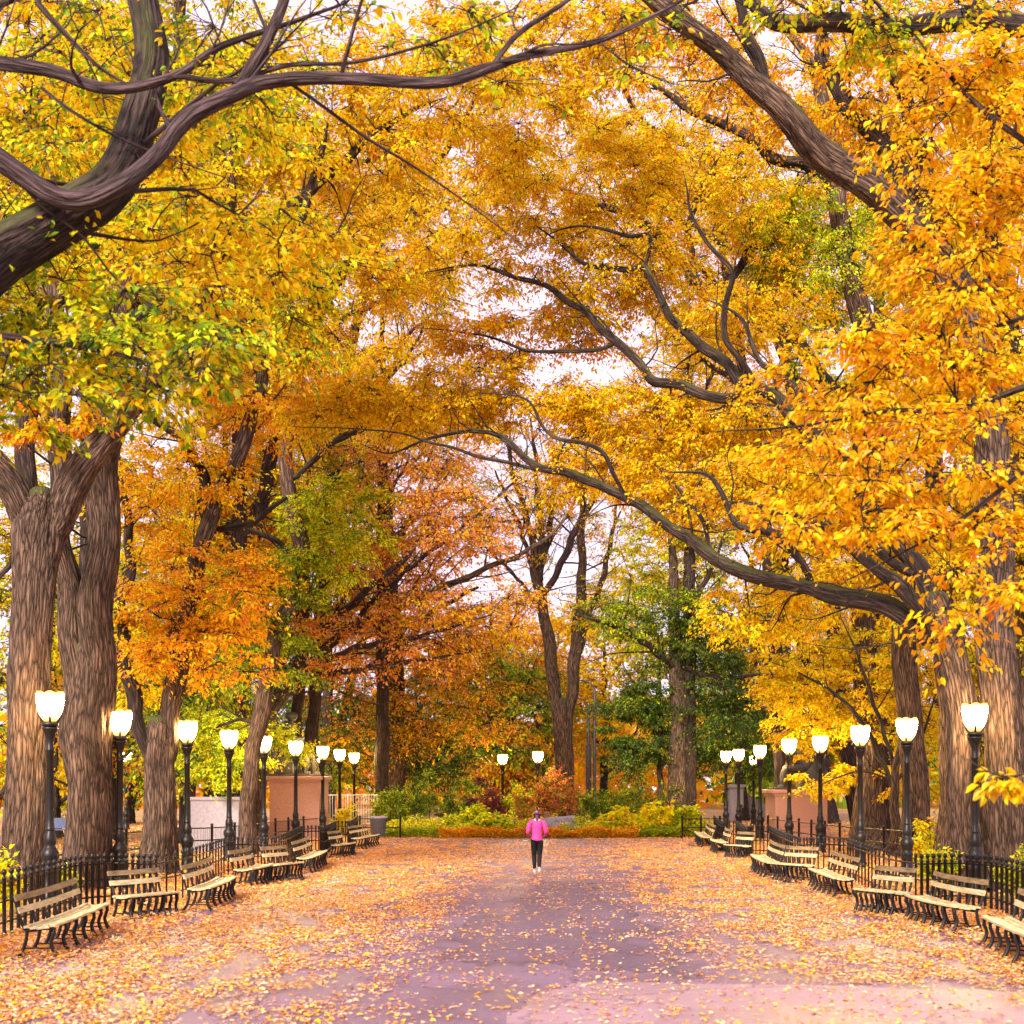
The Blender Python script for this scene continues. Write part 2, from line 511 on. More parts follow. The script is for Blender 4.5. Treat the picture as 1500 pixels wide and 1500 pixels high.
def tree(name, label, cat, limbs, crowns, group=None, bark=None, twig=None, lsize=0.12, fine=False, ground=True, R=0.95, nsp=14, nlf=22, twig_r=0.006, rough_r=0.09, shoot=.85):
    """limbs: list of (points, radii); first is the trunk.  crowns: (px, py, D, rx_px, ry_px, depth_m, clumps, palette, options)"""
    bark = bark or BARK
    twig = twig or BARK_DK
    sk_p, sk_r = [], []
    parts = []
    for li, (pts, rad) in enumerate(limbs):
        pts = np.array([p if len(p) == 3 and isinstance(p, np.ndarray) else P(*p) for p in pts])
        rad = np.asarray(rad, float)
        if len(rad) != len(pts):
            rad = np.interp(np.linspace(0, 1, len(pts)), np.linspace(0, 1, len(rad)), rad)
        rad = rad * (.86 if rad.max() > .25 else .9)
        rm = rad.max()
        if li > 0:
            rad[0] *= .68
        q = catmull(np.concatenate([pts, rad[:, None]], 1), max(.1, rm * .55))
        p, r = q[:, :3], np.maximum(q[:, 3], .006)
        k = np.arange(len(p)) * .37 + li * 5.1 + pts[0][0]
        wob = np.stack([np.sin(k * 1.3) + np.sin(k * .51), np.cos(k * 1.1) + np.sin(k * .7), np.sin(k * .9 + 2)], 1) * np.minimum(r, .12)[:, None] * (.22 if li == 0 else .42)
        wob[0] = 0
        p = p + wob
        if li == 0 and r[-1] > .14:
            t = unit(p[-1] - p[-2])
            p = np.vstack([p, p[-1] + t * r[-1] * .45, p[-1] + t * r[-1] * .75, p[-1] + t * r[-1] * .9])
            r = np.concatenate([r, r[-1] * np.array([.85, .55, .15])])
        parts.append((li, p, r))
        sk_p.append(p); sk_r.append(r)
    basep = parts[0][1][0].copy()
    root = empty(name, (basep[0], basep[1], 0.0))
    tag(root, label, cat, group)
    o3 = np.array([basep[0], basep[1], 0.0])
    for li, p, r in parts:
        mb = MB()
        big = r.max() > rough_r
        n = 64 if r.max() > .3 else (22 if big else (12 if r.max() > .07 else 7))
        if li == 0 and ground:  # root flare
            h = np.linalg.norm(p - p[0], axis=1)
            r = r * (1 + .38 * np.exp(-h / .45))
        tube(mb, p - o3, r, n, 0, rough=1.5 if big else 0.0, seed=li * 3.7 + basep[0])
        mb.build('trunk' if li == 0 else 'limb', bark if li == 0 or r.max() > .24 else twig, root, use=('bark',))
    # crown: branch ends attached greedily to the skeleton
    cl = []
    for cr in crowns:
        px, py, D, rx, ry, rd, n, pal = cr[:8]
        opt = dict(cr[8]) if len(cr) > 8 else {}
        n = int(round(n * (1.55 if 20 < D < 60 else 1.35)))
        cc = P(px, py, D)
        u = unit(rng.normal(0, 1, (n, 3))) * (rng.random((n, 1)) ** (1 / 2.6))
        off = u * np.array([rx * D / FPX, rd, ry * D / FPX])
        for o in off:
            q = cc + o
            if q[1] > 26:   # openings in the canopy where the sky shows
                gx, gy = CX + FPX * q[0] / q[1], CY - FPX * (q[2] - CH) / q[1]
                if any(((gx - a) / c) ** 2 + ((gy - b) / d) ** 2 < 1 for a, b, c, d in GAPS) and rng.random() < .88: continue
            cl.append((cc + o, unit(o + np.array([0, 0, .01])), pal, opt))
    if cl:
        mb = MB()
        S = np.concatenate(sk_p); SR = np.concatenate(sk_r)
        C = np.array([c[0] for c in cl])
        dmin = np.array([np.min(np.linalg.norm(S - c, axis=1)) for c in C])
        # bare side shoots along the limbs
        for li, p, r in parts:
            if li == 0: continue
            ln = np.concatenate([[0], np.cumsum(np.linalg.norm(np.diff(p, axis=0), axis=1))])
            for q0 in np.arange(.6, ln[-1], shoot * (1 + .5 * rng.random())):
                k = int(np.searchsorted(ln, q0)); k = min(k, len(p) - 2)
                if r[k] > .26: continue
                t = unit(p[k + 1] - p[k])
                d = unit(t * .7 + rng.normal(0, .6, 3) + np.array([0, 0, .25]))
                L = rng.uniform(.5, 1.0) * (0.7 + 14 * min(r[k], .12)) * min(2.2, max(1, p[k][1] / 40))
                e = p[k] + d * L; mm = p[k] + d * L * .5 + rng.normal(0, .09 * L, 3)
                q = catmull([p[k], mm, e, e + unit(d + rng.normal(0, .4, 3)) * L * .5], L / 6)
                r0 = min(r[k] * .45, .012 + .012 * L)
                tube(mb, q - o3, np.linspace(r0, twig_r * .6, len(q)), 5, 1, cap=False)
                m = rng.integers(4, 9)
                a0 = q[rng.integers(1, len(q), m)]
                dd = unit(d + rng.normal(0, .6, (m, 3)))
                e0 = a0 + dd * L * rng.uniform(.2, .55, (m, 1))
                add_twigs(mb, a0 - o3, (a0 + e0) / 2 - o3 + rng.normal(0, .04 * L, (m, 3)), e0 - o3, np.full(m, min(r0 * .45, twig_r * 1.5)), np.full(m, twig_r * .5))
        for i in np.argsort(dmin):
            c, ow, pal, opt = cl[i]
            c = c - 0
            dd = np.linalg.norm(S - c, axis=1) + np.maximum(0, S[:, 2] - c[2] - .4) * .8
            j = int(np.argmin(dd))
            a = S[j]
            L = np.linalg.norm(c - a)
            if L > .05:
                side = rng.normal(0, .09 * L, 3)
                m1 = a + (c - a) * .35 + np.array([0, 0, .10 * L]) + side
                m2 = a + (c - a) * .72 + np.array([0, 0, .10 * L]) + side * .6
                q = catmull([a, m1, m2, c], max(.25, L / 7))
                r0 = min(SR[j] * .62, .010 + .0095 * L + twig_r)
                rr = np.linspace(max(r0, twig_r * 1.6), twig_r * 1.5, len(q))
                tube(mb, q - o3, rr, 5 if r0 < .04 else 8, 1, seed=i * .3, cap=False)
                S = np.concatenate([S, q[1:]]); SR = np.concatenate([SR, rr[1:]])
            fill_clump(mb, c - o3, opt.get('R', R) * rng.uniform(.7, 1.25), pal, opt.get('nsp', nsp), opt.get('nlf', nlf), opt.get('lsize', lsize), ow,
                       flat=opt.get('flat', .34), fine=opt.get('fine', fine), twig_r=opt.get('twig_r', twig_r), droop=opt.get('droop', .25), leafless=opt.get('bare', 0))
        mb.build('crown', [LEAF, twig], root, use=('bark', 'col'))
    return root


# ================================================================= SETTING: ground and paving
def ground_mat():
    m, nt, out = nmat('leafy_soil')
    tc = N_(nt, 'ShaderNodeTexCoord')
    n1 = N_(nt, 'ShaderNodeTexNoise', Scale=9.0, Detail=8.0, Roughness=0.75)
    n2 = N_(nt, 'ShaderNodeTexNoise', Scale=0.25, Detail=4.0)
    nt.links.new(tc.outputs['Object'], n1.inputs['Vector']); nt.links.new(tc.outputs['Object'], n2.inputs['Vector'])
    r1 = ramp(nt, [(0.3, (0.10, 0.055, 0.03)), (0.48, (0.34, 0.17, 0.06)), (0.6, (0.5, 0.27, 0.08)), (0.75, (0.58, 0.36, 0.14))])
    r2 = ramp(nt, [(0.35, (0.10, 0.13, 0.025)), (0.65, (0.24, 0.20, 0.04))])
    nt.links.new(n1.outputs['Fac'], r1.inputs[0]); nt.links.new(n1.outputs['Fac'], r2.inputs[0])
    rr = ramp(nt, [(0.5, (0, 0, 0)), (0.6, (.8, .8, .8))]); nt.links.new(n2.outputs['Fac'], rr.inputs[0])
    mx = N_(nt, 'ShaderNodeMix', _data_type='RGBA')
    nt.links.new(rr.outputs[0], mx.inputs[0]); nt.links.new(r1.outputs[0], mx.inputs[6]); nt.links.new(r2.outputs[0], mx.inputs[7])
    b = N_(nt, 'ShaderNodeBsdfPrincipled', Roughness=0.9)
    nt.links.new(mx.outputs[2], b.inputs['Base Color'])
    bp = N_(nt, 'ShaderNodeBump', Strength=0.6, Distance=0.04)
    nt.links.new(n1.outputs['Fac'], bp.inputs['Height']); nt.links.new(bp.outputs[0], b.inputs['Normal'])
    nt.links.new(b.outputs[0], out.inputs[0])
    return m


def asphalt_mat(name, a, b_, stain):
    m, nt, out = nmat(name)
    tc = N_(nt, 'ShaderNodeTexCoord')
    n1 = N_(nt, 'ShaderNodeTexNoise', Scale=140.0, Detail=3.0, Roughness=0.7)
    n2 = N_(nt, 'ShaderNodeTexNoise', Scale=0.55, Detail=6.0, Roughness=0.6)
    for n in (n1, n2): nt.links.new(tc.outputs['Object'], n.inputs['Vector'])
    r1 = ramp(nt, [(0.3, a), (0.7, b_)]); nt.links.new(n1.outputs['Fac'], r1.inputs[0])
    r2 = ramp(nt, [(0.35, (stain,) * 3), (0.6, (1, 1, 1))]); nt.links.new(n2.outputs['Fac'], r2.inputs[0])
    mx = N_(nt, 'ShaderNodeMix', _data_type='RGBA', _blend_type='MULTIPLY'); mx.inputs[0].default_value = 1
    nt.links.new(r1.outputs[0], mx.inputs[6]); nt.links.new(r2.outputs[0], mx.inputs[7])
    nd = N_(nt, 'ShaderNodeTexNoise', Scale=1.1, Detail=5.0, Roughness=0.7)
    nt.links.new(tc.outputs['Object'], nd.inputs['Vector'])
    va = N_(nt, 'ShaderNodeVectorMath', _operation='MULTIPLY_ADD'); va.inputs[1].default_value = (.9, .9, 0)
    nt.links.new(nd.outputs['Color'], va.inputs[0]); nt.links.new(tc.outputs['Object'], va.inputs[2])
    vo = N_(nt, 'ShaderNodeTexVoronoi', _feature='DISTANCE_TO_EDGE', Scale=0.42)
    nt.links.new(va.outputs[0], vo.inputs['Vector'])
    rc = ramp(nt, [(0.0, (.35, .33, .36)), (0.012, (1, 1, 1))]); nt.links.new(vo.outputs['Distance'], rc.inputs[0])
    mc = N_(nt, 'ShaderNodeMix', _data_type='RGBA', _blend_type='MULTIPLY'); mc.inputs[0].default_value = .8
    nt.links.new(mx.outputs[2], mc.inputs[6]); nt.links.new(rc.outputs[0], mc.inputs[7])
    b = N_(nt, 'ShaderNodeBsdfPrincipled')
    rg = N_(nt, 'ShaderNodeMapRange'); rg.inputs[1].default_value = .35; rg.inputs[2].default_value = .65; rg.inputs[3].default_value = .36; rg.inputs[4].default_value = .68
    nt.links.new(n2.outputs['Fac'], rg.inputs[0]); nt.links.new(rg.outputs[0], b.inputs['Roughness'])
    nt.links.new(mc.outputs[2], b.inputs['Base Color'])
    bp = N_(nt, 'ShaderNodeBump', Strength=0.35, Distance=0.006)
    nt.links.new(n1.outputs['Fac'], bp.inputs['Height']); nt.links.new(bp.outputs[0], b.inputs['Normal'])
    nt.links.new(b.outputs[0], out.inputs[0])
    return m


mb = MB()
mb.add([(-400, -60, 0), (400, -60, 0), (400, 600, 0), (-400, 600, 0)], np.array([[0, 1, 2, 3]]), smooth=False)
tag(mb.build('ground', ground_mat()), kind='structure')
mb = MB()
mb.add([(-7.4, -12, .004), (7.4, -12, .004), (7.4, 61.2, .004), (-7.4, 61.2, .004)], np.array([[0, 1, 2, 3]]), smooth=False)
tag(mb.build('pavement', asphalt_mat('mauve_asphalt', (0.125, 0.078, 0.130), (0.235, 0.150, 0.235), .72)), kind='structure')
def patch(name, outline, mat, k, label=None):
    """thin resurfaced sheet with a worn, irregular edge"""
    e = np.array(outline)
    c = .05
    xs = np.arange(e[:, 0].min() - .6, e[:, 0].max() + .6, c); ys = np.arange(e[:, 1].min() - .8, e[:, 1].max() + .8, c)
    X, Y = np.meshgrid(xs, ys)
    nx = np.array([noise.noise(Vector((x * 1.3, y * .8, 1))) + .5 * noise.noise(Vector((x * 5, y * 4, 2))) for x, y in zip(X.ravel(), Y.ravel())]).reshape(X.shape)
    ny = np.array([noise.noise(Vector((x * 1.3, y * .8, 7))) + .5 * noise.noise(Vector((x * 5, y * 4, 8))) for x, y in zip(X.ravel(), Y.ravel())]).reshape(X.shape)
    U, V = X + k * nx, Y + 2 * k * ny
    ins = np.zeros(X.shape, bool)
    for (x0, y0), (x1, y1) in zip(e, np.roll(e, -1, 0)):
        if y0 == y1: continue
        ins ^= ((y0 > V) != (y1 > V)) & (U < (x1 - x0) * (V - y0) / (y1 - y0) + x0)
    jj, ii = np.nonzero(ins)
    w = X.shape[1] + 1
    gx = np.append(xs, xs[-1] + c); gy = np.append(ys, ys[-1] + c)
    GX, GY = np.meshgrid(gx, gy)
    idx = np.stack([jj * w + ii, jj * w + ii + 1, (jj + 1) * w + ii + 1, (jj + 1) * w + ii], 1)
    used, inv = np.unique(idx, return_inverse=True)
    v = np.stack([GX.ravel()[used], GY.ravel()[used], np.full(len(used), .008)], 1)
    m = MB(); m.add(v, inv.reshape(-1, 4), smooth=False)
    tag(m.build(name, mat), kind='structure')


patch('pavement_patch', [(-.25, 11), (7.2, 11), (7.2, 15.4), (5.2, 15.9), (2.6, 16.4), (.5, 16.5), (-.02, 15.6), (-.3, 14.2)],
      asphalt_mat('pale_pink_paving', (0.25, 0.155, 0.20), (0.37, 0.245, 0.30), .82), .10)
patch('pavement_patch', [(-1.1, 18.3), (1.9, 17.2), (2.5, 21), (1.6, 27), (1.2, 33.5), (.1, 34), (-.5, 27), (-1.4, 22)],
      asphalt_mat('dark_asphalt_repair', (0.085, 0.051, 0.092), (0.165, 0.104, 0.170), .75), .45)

# fallen leaves
def scatter_litter():
    n = 620000
    y = 11.5 + 50.5 * rng.random(n) ** 1.25
    x = rng.uniform(-9.2, 9.2, n)
    keep = np.zeros(n, bool)
    nz = np.array([noise.noise(Vector((a * .55, b * .22, 3.1))) for a, b in zip(x[::1], y[::1])])
    n2 = np.array([noise.noise(Vector((a * 1.9, b * .8, 8.1))) for a, b in zip(x, y)])
    ax = np.abs(x - .35)
    side = np.clip((ax - 1.5 + 1.3 * nz) / 2.2, 0, 1)
    near = np.clip((y - 12) / 14, 0, 1)
    dens = .07 + .93 * side * (.22 + .78 * np.maximum(near, np.clip((ax - 3.6) / 2.2, 0, 1))) + .28 * np.clip((y - 30) / 20, 0, 1) * (1 - side)
    dens *= np.clip(.62 + 1.35 * n2, .06, 1.3)
    patch = (x > -.1) & (x < 7) & (y < 16.4)
    dens = np.where(patch, np.where(ax < 4.6, .06 + .1 * np.clip(n2, 0, 1), dens * .7), dens)
    dens = np.where(y > 50, dens * np.clip(1 - (y - 50) / 9, .38, 1), dens)
    keep = rng.random(n) < dens
    x, y = x[keep], y[keep]
    m = len(x)
    pos = np.stack([x, y, .012 + .02 * rng.random(m) + .03 * (np.abs(x) > 5) * rng.random(m)], 1)
    az = rng.uniform(0, 2 * np.pi, m)
    d = np.stack([np.cos(az), np.sin(az), rng.normal(.05, .14, m)], 1)
    nr = np.stack([rng.normal(0, .22, m), rng.normal(0, .22, m), np.ones(m)], 1)
    n4 = 30000   # drifts along the foot of the fences and under the benches
    y4 = rng.uniform(15, 60, n4); s4 = rng.choice([-1.0, 1.0], n4)
    x4 = s4 * (7.35 + rng.normal(0, .55, n4))
    h4 = .16 * np.clip(np.array([.4 + noise.noise(Vector((a * .8, b * .5, 4.4))) for a, b in zip(x4, y4)]), 0, 1)
    p4 = np.stack([x4, y4, .015 + h4 * rng.random(n4)], 1)
    sp = []
    for (ax, ay), (bx, by), _, _ in B:
        f = np.array([by - ay, -(bx - ax)]) if ax < 0 else np.array([-(by - ay), bx - ax])
        f = f / np.linalg.norm(f)
        for _ in range(rng.integers(4, 11)):
            t, u = rng.uniform(.05, .95), rng.uniform(.02, .36)
            sp.append((ax + (bx - ax) * t - f[0] * u, ay + (by - ay) * t - f[1] * u, .47))
    p4 = np.concatenate([p4, np.array(sp)])
    a4 = rng.uniform(0, 2 * np.pi, len(p4))
    pos = np.concatenate([pos, p4]); x = np.concatenate([x, p4[:, 0] * .5]); y = np.concatenate([y, p4[:, 1]])
    d = np.concatenate([d, np.stack([np.cos(a4), np.sin(a4), rng.normal(.1, .3, len(p4))], 1)])
    nr = np.concatenate([nr, np.stack([rng.normal(0, .35, len(p4)), rng.normal(0, .35, len(p4)), np.ones(len(p4))], 1)])
    n3 = 42000
    s3 = rng.choice([-1.0, 1.0], n3)
    x3 = s3 * (9.0 + 26 * rng.random(n3) ** 1.3); y3 = rng.uniform(21, 90, n3)
    p3 = np.stack([x3, y3, .01 + .05 * rng.random(n3)], 1)
    a3 = rng.uniform(0, 2 * np.pi, n3)
    pos = np.concatenate([pos, p3]); x = np.concatenate([x, x3]); y = np.concatenate([y, y3])
    d = np.concatenate([d, np.stack([np.cos(a3), np.sin(a3), rng.normal(.15, .3, n3)], 1)])
    nr = np.concatenate([nr, np.stack([rng.normal(0, .4, n3), rng.normal(0, .4, n3), np.ones(n3)], 1)])
    m = len(x)
    col = pick_cols('litter', np.arange(m) % 4000, 4000)
    mb = MB()
    add_leaves(mb, pos, d, nr, np.where(np.abs(x) > 9.2, .14, .066) * rng.uniform(.55, 1.25, m), col, aspect=.72)
    tag(mb.build('fallen_leaves', LITTER, use=('col',)), 'fallen orange and peach leaves strewn over the paving', 'fallen leaves', kind='stuff')


# ================================================================= LAMPS
def make_lamp():
    root = empty('street_lamp')
    b = MB()
    lathe(b, [(.20, 0), (.20, .12), (.16, .16), (.15, .55), (.17, .60), (.135, .66), (.15, .74), (.175, .84), (.18, .92), (.14, .99), (.115, 1.03), (.10, 1.06), (.122, 1.12), (.12, 1.24), (.09, 1.32), (.082, 1.36)], 20)
    b.build('lamp_base', IRON, root)
    p = MB()
    lathe(p, [(.082, 1.36), (.10, 1.38), (.085, 1.41), (.078, 1.6), (.072, 2.95), (.088, 2.97), (.088, 3.0), (.072, 3.02), (.076, 3.2), (.125, 3.34), (.155, 3.40), (.16, 3.43), (.12, 3.45)], 18)
    p.build('pole', IRON, root)
    c = MB()
    lathe(c, [(.12, 3.45), (.165, 3.47), (.165, 3.52), (.13, 3.55)], 18)
    c.build('lamp_collar', IRON, root)
    g = MB()
    sc = lambda th, r, z: np.where(z > 3.98, .15 * (np.abs(np.cos(2 * th)) - .55) * np.clip((r - .02) / .2, 0, 1), 0)
    lathe(g, [(.11, 3.55), (.15, 3.60), (.20, 3.72), (.24, 3.85), (.268, 3.97), (.272, 4.05), (.25, 4.10), (.17, 4.12), (.06, 4.09)], 32, scallop=sc)
    g.build('lamp_globe', GLOBE, root)
    for k in range(4):  # thin ribs
        s = MB()
        a = k * math.pi / 2 + math.pi / 4 * 0
        pr = [(.125, 3.55), (.168, 3.60), (.222, 3.72), (.254, 3.81)]
        tube(s, [(r * math.cos(a), r * math.sin(a), z) for r, z in pr], [.024, .022, .019, .010], 6)
        s.build('lantern_rib', IRON, root)
    s = MB()
    tube(s, [(0, 0, 4.09), (0, 0, 4.17)], [.03, .02], 8)
    s.build('finial', IRON, root)
    return root


LAMPS = [
    (-9.75, 27.4, 'lit lamp post in front of the thick forked trunk, tallest on the left', 'fence'),
    (-9.75, 32.0, 'lit lamp post overlapping the right edge of the twin trunk', 'fence'),
    (-9.5, 37.2, 'lit lamp post just right of the forked trunk, third along left fence', 'fence'),
    (-9.75, 43.4, 'lit lamp post in front of the pale grey stone block', 'fence'),
    (-9.7, 48.7, 'lit lamp post between the grey stone block and the left pink pedestal', 'fence'),
    (-9.5, 54.0, 'lit lamp post in front of the middle of the left pink pedestal', 'fence'),
    (-9.6, 61.5, 'lit lamp post at the right edge of the left pink pedestal', 'fence'),
    (-9.6, 66.8, 'lit lamp post in front of the white barrier, last but one on the left', 'fence'),
    (-9.85, 74.0, 'lit lamp post farthest along the left fence, above the bin', 'fence'),
    (9.45, 29.4, 'lit lamp post in front of the big right trunks, tallest on the right', 'fence'),
    (9.7, 35.7, 'lit lamp post right beside the small yellow tree, second on the right', 'fence'),
    (9.5, 40.0, 'lit lamp post left of the small yellow tree, third on the right', 'fence'),
    (10.1, 48.5, 'lit lamp post at the right edge of the right pink pedestal', 'fence'),
    (9.5, 51.2, 'lit lamp post in front of the right pink pedestal and its statue', 'fence'),
    (9.85, 60.0, 'lit lamp post just left of the right pink pedestal', 'fence'),
    (9.9, 66.7, 'lit lamp post second from the inner end on the right fence', 'fence'),
    (9.8, 70.4, 'lit lamp post farthest along the right fence beside the green tree', 'fence'),
    (-21.6, 72.0, 'small distant lit lamp seen between the twin trunk and forked trunk', 'far'),
    (-11.4, 72.5, 'small distant lit lamp behind the right corner of left pedestal', 'far'),
    (12.75, 80.0, 'small distant lit lamp low between the right fence lamps', 'far'),
    (-1.9, 78.0, 'lit lamp with hidden pole above the dark red shrub', 'far'),
    (.1, 71.0, 'slim lit lamp post standing in the flower bed behind the walker', 'far'),
]
lamp0 = make_lamp()
for i, (x, y, lab, gr) in enumerate(LAMPS):
    o = lamp0 if i == 0 else copy_tree(lamp0)
    o.location = (x, y, .12 if i == 0 else 0)
    o.rotation_euler.z = random.uniform(-.15, .15) + math.atan2(-x, y) * 1.0
    tag(o, lab, 'street lamp', 'lit lamps along the fences' if gr == 'fence' else 'distant lit lamps')

# ================================================================= FENCES
pk = MB()
lathe(pk, [(.032, 0), (.032, .90), (.038, .905), (.038, .935), (.024, .945), (.018, .965), (.034, .98), (.044, 1.005), (.044, 1.03), (.030, 1.055), (.0, 1.066)], 10)
picket0 = pk.build('picket', IRON)
thick_picket = picket0.data
bpy.data.objects.remove(picket0)
pk = MB()
lathe(pk, [(.019, 0), (.019, .92), (.028, .93), (.028, .95), (.018, .965), (.036, 1.0), (.036, 1.03), (.022, 1.055), (.0, 1.062)], 8)
picket0 = pk.build('picket', IRON)
slim_picket = picket0.data
bpy.data.objects.remove(picket0)
FENCE = [
    ([(8.25, 16.5), (8.45, 21.6), (8.8, 26.2)], 'near stretch of black picket fence behind the first {s} bench'),
    ([(8.8, 26.2), (8.3, 26.9), (7.5, 26.6)], 'first inward jog of the {s} black picket fence, facing the viewer'),
    ([(7.5, 26.6), (7.35, 28.4), (7.6, 31.5), (7.95, 35)], 'black picket fence stretch between first and second jogs on the {s}'),
    ([(7.95, 35), (7.4, 35.5), (6.8, 35)], 'second inward jog of the {s} black picket fence'),
    ([(6.8, 35), (7.1, 39), (7.75, 45.3)], 'black picket fence stretch between second and third jogs on the {s}'),
    ([(7.75, 45.3), (7.3, 45.6), (6.9, 44.6)], 'third inward jog of the {s} black picket fence'),
    ([(6.9, 44.6), (7.2, 48), (7.5, 51.3)], 'black picket fence stretch beyond the third jog on the {s}'),
    ([(7.5, 51.3), (7.1, 51.2), (6.9, 50.6)], 'last inward jog of the {s} black picket fence'),
    ([(6.9, 50.6), (7.3, 55), (7.95, 61)], 'last stretch of {s} picket fence running to the flower bed'),
]
for sgn, nm in ((-1, 'left'), (1, 'right')):
    for pts, lab in FENCE:
        q = catmull([(sgn * a, b, 0) for a, b in pts], .12)
        o3 = np.array([q[0][0], q[0][1], 0])
        root = empty('picket_fence', tuple(o3))
        tag(root, lab.format(s=nm), 'fence', 'black iron picket fences')
        q = q - o3
        for z, r in ((.22, .018), (.55, .016), (.86, .02)):
            rb = MB()
            tube(rb, q + np.array([0, 0, z]), np.full(len(q), r), 6)
            rb.build('rail', IRON, root)
        seg = np.concatenate([[0], np.cumsum(np.linalg.norm(np.diff(q, axis=0), axis=1))])
        sp = .15 if lab.endswith('viewer') or 'inward jog' in lab else (.36 if pts[0][1] < 20 else .52)
        for t in np.arange(sp / 2, seg[-1], sp):
            c = bpy.data.objects.new('picket', thick_picket if pts[0][1] < 27 and pts[-1][1] < 27 else slim_picket)
            c.location = [np.interp(t, seg, q[:, k]) for k in range(3)]
            link(c, root)


def rail_fence(pts, h, lab, sp=1.9, nr=2, mesh=False):
    q = np.array([(a, b, 0) for a, b in pts], float)
    root = empty('post_and_rail_fence', tuple(q[0]))
    tag(root, lab, 'fence', 'low black rail fences')
    o3 = q[0].copy(); q = q - o3
    q = catmull(q, .5) if len(q) > 2 else catmull(q, .5)
    for k in range(nr):
        m = MB(); tube(m, q + np.array([0, 0, h * (.93 - .42 * k)]), np.full(len(q), .026), 6); m.build('rail', IRON, root)
    seg = np.concatenate([[0], np.cumsum(np.linalg.norm(np.diff(q, axis=0), axis=1))])
    pm = MB(); lathe(pm, [(.045, 0), (.045, h), (.055, h + .01), (.055, h + .05), (.03, h + .08), (0, h + .09)], 8)
    p0 = pm.build('post', IRON, root)
    for i, t in enumerate(np.arange(0, seg[-1] + .01, sp)):
        c = p0 if i == 0 else link(p0.copy(), root)
        c.location = [np.interp(t, seg, q[:, k]) for k in range(3)]
    if mesh:
        w = MB()
        for t in np.arange(0, seg[-1], .11):
            a = np.array([np.interp(t, seg, q[:, k]) for k in range(3)])
            tube(w, [a + [0, 0, .08], a + [0, 0, h * .93]], [.006, .006], 3)
        w.build('wire_panel', IRON, root)


rail_fence([(-18.5, 33), (-12.4, 35.5), (-11.2, 40)], 1.15, 'low black wire fence between the big left trunks', mesh=True)
rail_fence([(-12.6, 46), (-11.0, 47.5), (-10.3, 56), (-9.6, 60)], 1.0, 'low black rail fence in front of the left pink pedestal', mesh=True)
rail_fence([(10.2, 60), (10.6, 52), (11.2, 46), (13.4, 38), (16.5, 33)], 1.0, 'low black rail fence behind the right lamps')
rail_fence([(-7.9, 61.3), (-6.1, 61.5)], .95, 'short rail fence beside the bin at the left bed end', sp=.9)
rail_fence([(6.6, 61.6), (7.4, 61.4), (8.4, 61.4)], .95, 'short rail fence closing the right end of the bed', sp=.85)

# ================================================================= BENCHES
def make_bench(front, facing, length, label, bow=.08, nlegs=7):
    fx, fy = unit(np.array(facing, float))
    root = empty('park_bench', (front[0], front[1], 0), math.atan2(fy, fx) + math.pi / 2)
    tag(root, label, 'bench', 'slatted benches along the path')
    # local: +x along the bench, -y towards the front; front feet at y = 0

    def arc(x):  # bowed plan line
        return -bow * (1 - (2 * x / length) ** 2) + bow * .5
    xs = np.linspace(-length / 2 + .06, length / 2 - .06, nlegs)
    for i, x in enumerate(xs):
        y0 = arc(x)
        m = MB()
        pf = catmull([(x, y0 - .06, 0), (x, y0 + .0, .09), (x, y0 + .035, .22), (x, y0 - .005, .33), (x, y0 - .005, .40), (x, y0 + .08, .425)], .04)
        tube(m, pf, np.linspace(.032, .027, len(pf)), 7)
        ps = catmull([(x, y0 - .0, .405), (x, y0 + .12, .405), (x, y0 + .30, .375), (x, y0 + .40, .41), (x, y0 + .45, .55), (x, y0 + .50, .72), (x, y0 + .56, .88)], .05)
        tube(m, ps, np.linspace(.025, .021, len(ps)), 7)
        pr = catmull([(x, y0 + .36, .39), (x, y0 + .37, .25), (x, y0 + .42, .10), (x, y0 + .50, 0)], .05)
        tube(m, pr, np.linspace(.025, .029, len(pr)), 7)
        tube(m, [(x, y0 + .03, .13), (x, y0 + .41, .13)], [.013, .013], 6)
        m.build('leg_frame', IRON, root)

    def slat(mb, yo, z, dy, dz, tilt=0.0):
        k = max(6, nlegs * 2)
        X = np.linspace(-length / 2, length / 2, k)
        v = []
        for x in X:
            y = arc(x) + yo
            c, s = math.cos(tilt), math.sin(tilt)
            for a, b in ((-dy, -dz), (dy, -dz), (dy, dz), (-dy, dz)):
                v.append((x, y + a * c - b * s, z + a * s + b * c))
        f = [(0, 1, 2, 3), (4 * k - 1, 4 * k - 2, 4 * k - 3, 4 * k - 4)]
        for i in range(k - 1):
            for j in range(4):
                f.append((i * 4 + j, (i + 1) * 4 + j, (i + 1) * 4 + (j + 1) % 4, i * 4 + (j + 1) % 4))
        mb.add(v, f, smooth=False)
    m = MB()
    for k in range(5):
        yo = .0 + k * .088
        slat(m, yo, .445 - .035 * math.sin(math.pi * min(1, k / 4.6)), .041, .016, -.02 - .03 * k)
    m.build('seat', WOOD, root)
    for yo, z in ((.475, .66), (.525, .83)):
        m = MB(); slat(m, yo - .02, z, .014, .044, -.28); m.build('backrest_slat', WOOD_DK if z > .8 else WOOD, root)
    return root


